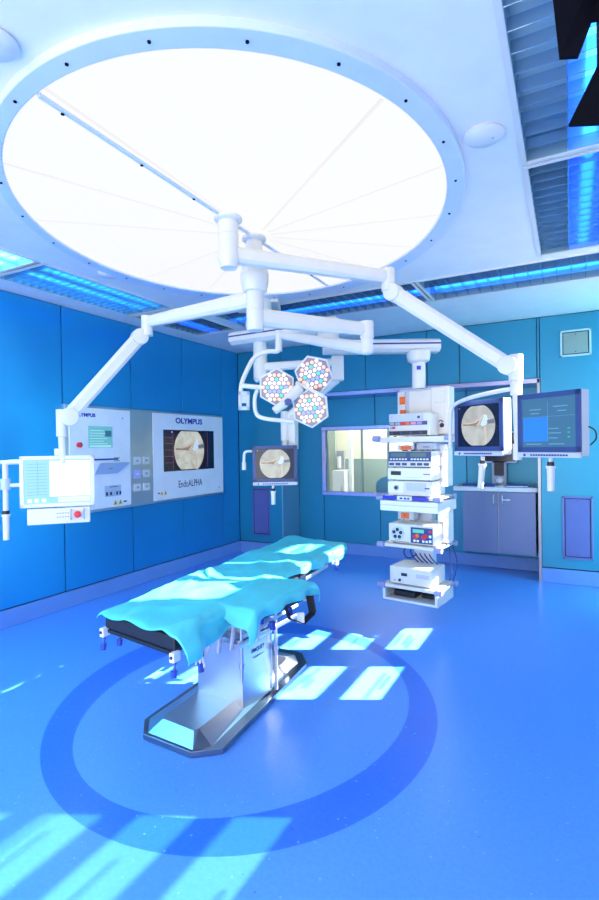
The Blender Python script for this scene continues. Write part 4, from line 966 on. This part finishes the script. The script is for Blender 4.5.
def clamp(u, v, label=None, drop=.05):
    p = Tt(u,v); p.z = ZT-.085
    bm = B(); bx(bm,p.x-.014,p.x+.014,p.y-.024,p.y+.024,p.z-.030,p.z+.015); c_ = obj('rail_clamp', bm, LABELW, t, bev=.004)
    bm = B(); cyl(bm,(p.x,p.y-.025,p.z-.005),(p.x,p.y-.028,p.z-.005),.008,n=10); obj('clamp_screw', bm, BLACK, c_)
    bm = B(); cyl(bm,(p.x+.01,p.y-.01,p.z-.03),(p.x+.012,p.y-.02,p.z-drop-.02),.006,n=8); cyl(bm,(p.x+.012,p.y-.02,p.z-drop-.012),(p.x+.013,p.y-.024,p.z-drop-.042),.016,.013,n=10); obj('clamp_knob', bm, BLUEK, c_)
clamp(.0,.0); clamp(1.0,.0); clamp(1.045,.90,drop=.03); clamp(1.04,.33,drop=.04)
clamp(.10,.03,drop=.04)
# brackets, levers, hanging fittings under the middle
bm = B()
for x_, y_, z0_, z1_ in ((-1.92,2.42,.46,.64),(-1.83,2.40,.40,.66),(-1.76,2.43,.42,.66),(-1.64,2.52,.46,.66),(-1.60,2.62,.50,.66),(-2.02,2.44,.48,.66)):
    beam(bm,(x_,y_,z0_),(x_+.01,y_+.04,z1_),.022,.03)
for x_, y_ in ((-1.93,2.38),(-1.86,2.36)):
    beam(bm,(x_,y_,.45),(x_-.05,y_-.02,.37),.015,.015); beam(bm,(x_-.05,y_-.02,.37),(x_-.02,y_-.03,.33),.012,.012)
beam(bm,(-1.62,2.35,.60),(-1.58,2.95,.60),.014,.026); beam(bm,(-1.66,2.55,.52),(-1.60,2.95,.56),.014,.02)
obj('bracket', bm, LGREY, t, bev=.002)
bm = B()
for p_ in ((-1.905,2.33,.42),(-1.905,2.33,.33),(-1.60,2.50,.60),(-1.57,2.58,.545),(-1.95,2.35,.47),(-1.52,2.70,.60)):
    cyl(bm,(p_[0],p_[1],p_[2]+.025),(p_[0]+.006,p_[1]-.004,p_[2]-.025),.020,.017,n=12)
obj('lever_knob', bm, BLUEK, t, bev=.003)
bm = B()
for a_ in (-.03,.0,.035): beam(bm,(-1.905,2.33,.43),(-1.905+a_,2.32,.345),.012,.006)
obj('white_lever', bm, LABELW, t)
# arm board and its strap
ab = [(-1.60,2.22),(-1.475,2.20),(-1.425,2.72),(-1.57,2.80)]
bm = B(); prism(bm, ab, ZT-.075, ZT-.015); obj('arm_board', bm, PADM, t, bev=.012)
bm = B(); beam(bm,(-1.64,2.45,ZT-.09),(-1.47,2.45,ZT-.09),.04,.02); obj('arm_board_hinge', bm, STEEL, t)
bm = B(); pts = [(-1.47,2.55,.70),(-1.45,2.58,.60),(-1.41,2.66,.56),(-1.38,2.74,.60),(-1.40,2.74,.70)]
for a_, b_ in zip(pts[:-1], pts[1:]): beam(bm,a_,b_,.05,.008)
hull_loft(bm,[(-1.46,2.50,.70),(-1.45,2.50,.70),(-1.36,2.68,.70),(-1.37,2.68,.70)],[(-1.45,2.53,.575),(-1.44,2.53,.575),(-1.37,2.64,.565),(-1.38,2.64,.565)]) if False else None
obj('strap', bm, PADM, t)
bm = B(); bx(bm,-.022,.022,-.003,.003,-.03,.03, Matrix.Translation((-1.405,2.63,.60)) @ Matrix.Rotation(.5,4,'Z')); obj('strap_label', bm, LABELW, t)
bm = B(); bx(bm,-1.47,-1.44,2.76,2.86,.655,.70); obj('rail_label', bm, LABELW, t)

# drapes
def cloth(name, fn, nu, nv, m, parent, thick=.004):
    bm = B(); g = [[bm.verts.new(fn(i/nu, j/nv)) for i in range(nu+1)] for j in range(nv+1)]
    for j in range(nv):
        for i in range(nu): bm.faces.new((g[j][i],g[j][i+1],g[j+1][i+1],g[j+1][i]))
    o = obj(name, bm, m, parent, smooth=True)
    for p in o.data.polygons: p.use_smooth = True
    md = o.modifiers.new('solid','SOLIDIFY'); md.thickness = thick; md.offset = 1
    ms = o.modifiers.new('sub','SUBSURF'); ms.levels = 1; ms.render_levels = 1
    return o
def lerpk(ks, x):
    for (a, va), (b, vb) in zip(ks[:-1], ks[1:]):
        if a <= x <= b:
            f = (x-a)/(b-a); f = f*f*(3-2*f); return va+(vb-va)*f
    return ks[-1][1]
W_ = .60
RD = [(0,.135),(.06,.15),(.13,.13),(.19,.07),(.24,.02),(.34,.02),(.55,.03),(.64,.05),(.70,.085),(.78,.07),(.86,.09),(.93,.10),(1,.07)]
LD = [(0,.03),(.1,.10),(.5,.14),(1,.08)]
def drape(a, b):
    v = -.010 + b*1.027                          # beyond both ends
    vv = min(max(v,0),1)
    rd, ld = lerpk(RD, vv), lerpk(LD, vv)
    s = -(W_/2+ld) + a*(W_+ld+rd)                # arc length across
    u = s/W_+.5
    uu = min(max(u,0),1); p = Tt(uu, vv)
    ends = 0
    if v < 0: ends = -v*2.35
    if v > 1: ends = (v-1)*2.35
    z = ZT+.004
    ex = V((.996,.08,0)); ey = V((-.08,.996,0))
    nn = noise.noise(V((p.x*5, p.y*3.2, 1.3)))
    rg = 1-abs(noise.noise(V((p.x*4+p.y*1.6, p.y*1.4-p.x*2, 7.7))))*3.2
    z += .013*max(0,rg)
    crease = abs(noise.noise(V((p.x*3+4, p.y*4.5, 2.1))))
    z += max(0, .010*nn+.014*(.5-crease)*1.1) + .004
    over = 0
    if u > 1: over = (u-1)*W_
    if u < 0: over = -u*W_
    sg = 1 if u > .5 else -1
    if over > 0:
        out = .016 + .5*min(over,.03) + .022*math.sin(vv*34+1.0)*min(1,over/.08) + .012*math.sin(vv*71)*min(1,over/.08)
        if sg > 0 and vv < .3: out += .035*min(1,over/.1)
        p = p + ex*sg*(out); z -= over*.95
    if ends > 0:
        sn = -1 if v < 0 else 1
        p = p + ey*sn*(.016); z -= ends*(.45+.35*math.sin(uu*7+.6)**2)
    # big soft ripple over the near left part
    z += .010*math.exp(-((vv-.05)/.03)**2)*(.5+.5*math.sin(uu*8)) if vv < .2 else 0
    return (p.x, p.y, z)
o = cloth('table_drape', drape, 70, 150, CLOTH, None)
meta(o, 'turquoise cloth sheet draped over the long operating table', 'drape')
def drape2(a, b):
    v = b
    y = 2.075+.80*v; xi = -1.66-.03*v; xo = -1.455+.045*math.sin(v*2.2)*1.0
    wtop = xo-xi; hang = lerpk([(0,.09),(.10,.10),(.25,.055),(.5,.045),(.8,.06),(1,.09)], v)
    s = a*(wtop+hang); z = ZT+.020
    nn = noise.noise(V((s*9, y*5, 4.4)))
    if s <= wtop: x = xi+s; z += .010*nn+.012*math.sin(v*3+.3)
    else:
        ov = s-wtop; x = xo+.014+.018*math.sin(v*22)*min(1,ov/.06)+ .3*min(ov,.03); z -= ov*.95
    if v < .14:                                # near end rolls down
        k = (.14-v)/.14; z -= k**1.3*.085*(0.3+.7*min(1,max(0,(s-.04)/.1))); y += k*.05
    if v > .93:
        k = (v-.93)/.07; z -= k*.05; y -= k*.02
    return (x, y, z)
o = cloth('arm_board_drape', drape2, 30, 60, CLOTH, None)
meta(o, 'folded turquoise cloth over the arm board at the table side', 'drape')

# ---------------------------------------------------------------- dark lamp flags at the top right corner
t = thing('studio_lamp', 'black barn-door lamp hanging in the top right corner of the photo', 'lamp', (.10,1.2,2.55))
bm = B(); bx(bm,.06,.28,1.12,1.34,2.42,2.64, ); obj('lamp_body', bm, MATBLK, t, bev=.01)
bm = B(); cyl(bm,(.17,1.23,2.64),(.17,1.23,H),.015); obj('mounting_rod', bm, MATBLK, t)
bm = B(); hull_loft(bm,[(0.002,1.137,2.222),(.16,1.21,2.222),(.16,1.21,2.50),(.072,1.175,2.38)],[(0.004,1.145,2.222),(.16,1.218,2.222),(.16,1.218,2.50),(.074,1.183,2.38)]); obj('barn_door', bm, MATBLK, t)
bm = B(); hull_loft(bm,[(-.012,1.13,2.355),(.020,1.14,2.352),(.045,1.165,2.43),(.09,1.18,2.43),(.09,1.18,2.62),(-.030,1.122,2.56)],[(-.012,1.138,2.355),(.020,1.148,2.352),(.045,1.173,2.43),(.09,1.188,2.43),(.09,1.188,2.62),(-.030,1.13,2.56)]); obj('barn_door', bm, MATBLK, t)

# ---------------------------------------------------------------- every separate piece becomes a part of its own
def split_loose(o, name):
    me = o.data; n = len(me.vertices); par = list(range(n))
    def find(a):
        while par[a] != a: par[a] = par[par[a]]; a = par[a]
        return a
    for e in me.edges:
        a, b = find(e.vertices[0]), find(e.vertices[1])
        if a != b: par[a] = b
    comp = {}
    for p in me.polygons: comp.setdefault(find(p.vertices[0]), []).append(p)
    if len(comp) < 2: return
    first = True
    for polys in comp.values():
        ids = sorted({v for p in polys for v in p.vertices}); mp = {v:i for i, v in enumerate(ids)}
        m2 = bpy.data.meshes.new(name); m2.from_pydata([me.vertices[v].co[:] for v in ids], [], [[mp[v] for v in p.vertices] for p in polys])
        for m_ in me.materials: m2.materials.append(m_)
        for a, b in zip(m2.polygons, polys): a.use_smooth = b.use_smooth
        if polys[0].use_smooth: 
            try: m2.set_sharp_from_angle(angle=math.radians(40))
            except Exception: pass
        if first: o.data = m2; o.name = name; first = False
        else:
            c = o.copy(); c.data = m2; c.name = name; COL.objects.link(c)
SPL = {'blind_slat':'blind_slat','screw_heads':'screw_head','blue_strip':'blue_strip','led_lens':'led_lens','rail_bumper':'rail_bumper','button_guard':'button_guard','buttons':'button',
       'key_legend':'key_legend','fan_opening':'fan_opening','rail_screw':'rail_screw','orange_socket':'orange_socket','white_socket':'white_socket','outlet':'outlet',
       'front_cover':'front_cover','feet':'foot','cable':'cable','bay_contents':'stored_box','side_rod':'side_rod','lever_knob':'lever_knob','white_lever':'white_lever',
       'drawer_front':'drawer_front','handle_legend':'handle_legend','screw':'screw','membrane_shadow':'membrane_shadow','bracket':'bracket','push_rail':'push_rail','barn_door':'barn_door',
       'shadow_groove':'shadow_groove','mullion':'mullion','indicator':'indicator','screen_lines':'screen_line','keys':'key'}
for o in list(bpy.data.objects):
    if o.type == 'MESH' and o.parent is not None:
        base = o.name.split('.')[0]
        if base in SPL: split_loose(o, SPL[base])

# ---------------------------------------------------------------- light, world, camera
sun = bpy.data.lights.new('sun','SUN'); sun.energy = 34; sun.angle = math.radians(.5); sun.color = (1,.98,.95)
so = bpy.data.objects.new('sun', sun); COL.objects.link(so)
so.rotation_euler = V((-1,-.48,-.70)).to_track_quat('-Z','Y').to_euler()

w = bpy.data.worlds.new('sky'); S.world = w; w.use_nodes = True
bg = w.node_tree.nodes['Background']; bg.inputs['Color'].default_value = (1.0,.98,.95,1); bg.inputs['Strength'].default_value = 2.9

cam = bpy.data.cameras.new('camera'); co = bpy.data.objects.new('camera', cam); COL.objects.link(co); S.camera = co
cam.sensor_fit = 'HORIZONTAL'; cam.sensor_width = 36; cam.lens = 510.27/599*36; cam.clip_start = .05
r_ = V((.88314682,.46888153,-.01420546)); u_ = V((.00959007,.01222976,.99987922)); f_ = V((-.46899863,.88317639,-.00630407))
M = Matrix((( r_.x,u_.x,-f_.x,0),( r_.y,u_.y,-f_.y,0),( r_.z,u_.z,-f_.z,1.6),(0,0,0,1)))
co.matrix_world = M
S.view_settings.view_transform = 'Standard'; S.view_settings.look = 'None'; S.view_settings.exposure = .55; S.view_settings.gamma = 1
S.view_settings.use_curve_mapping = False
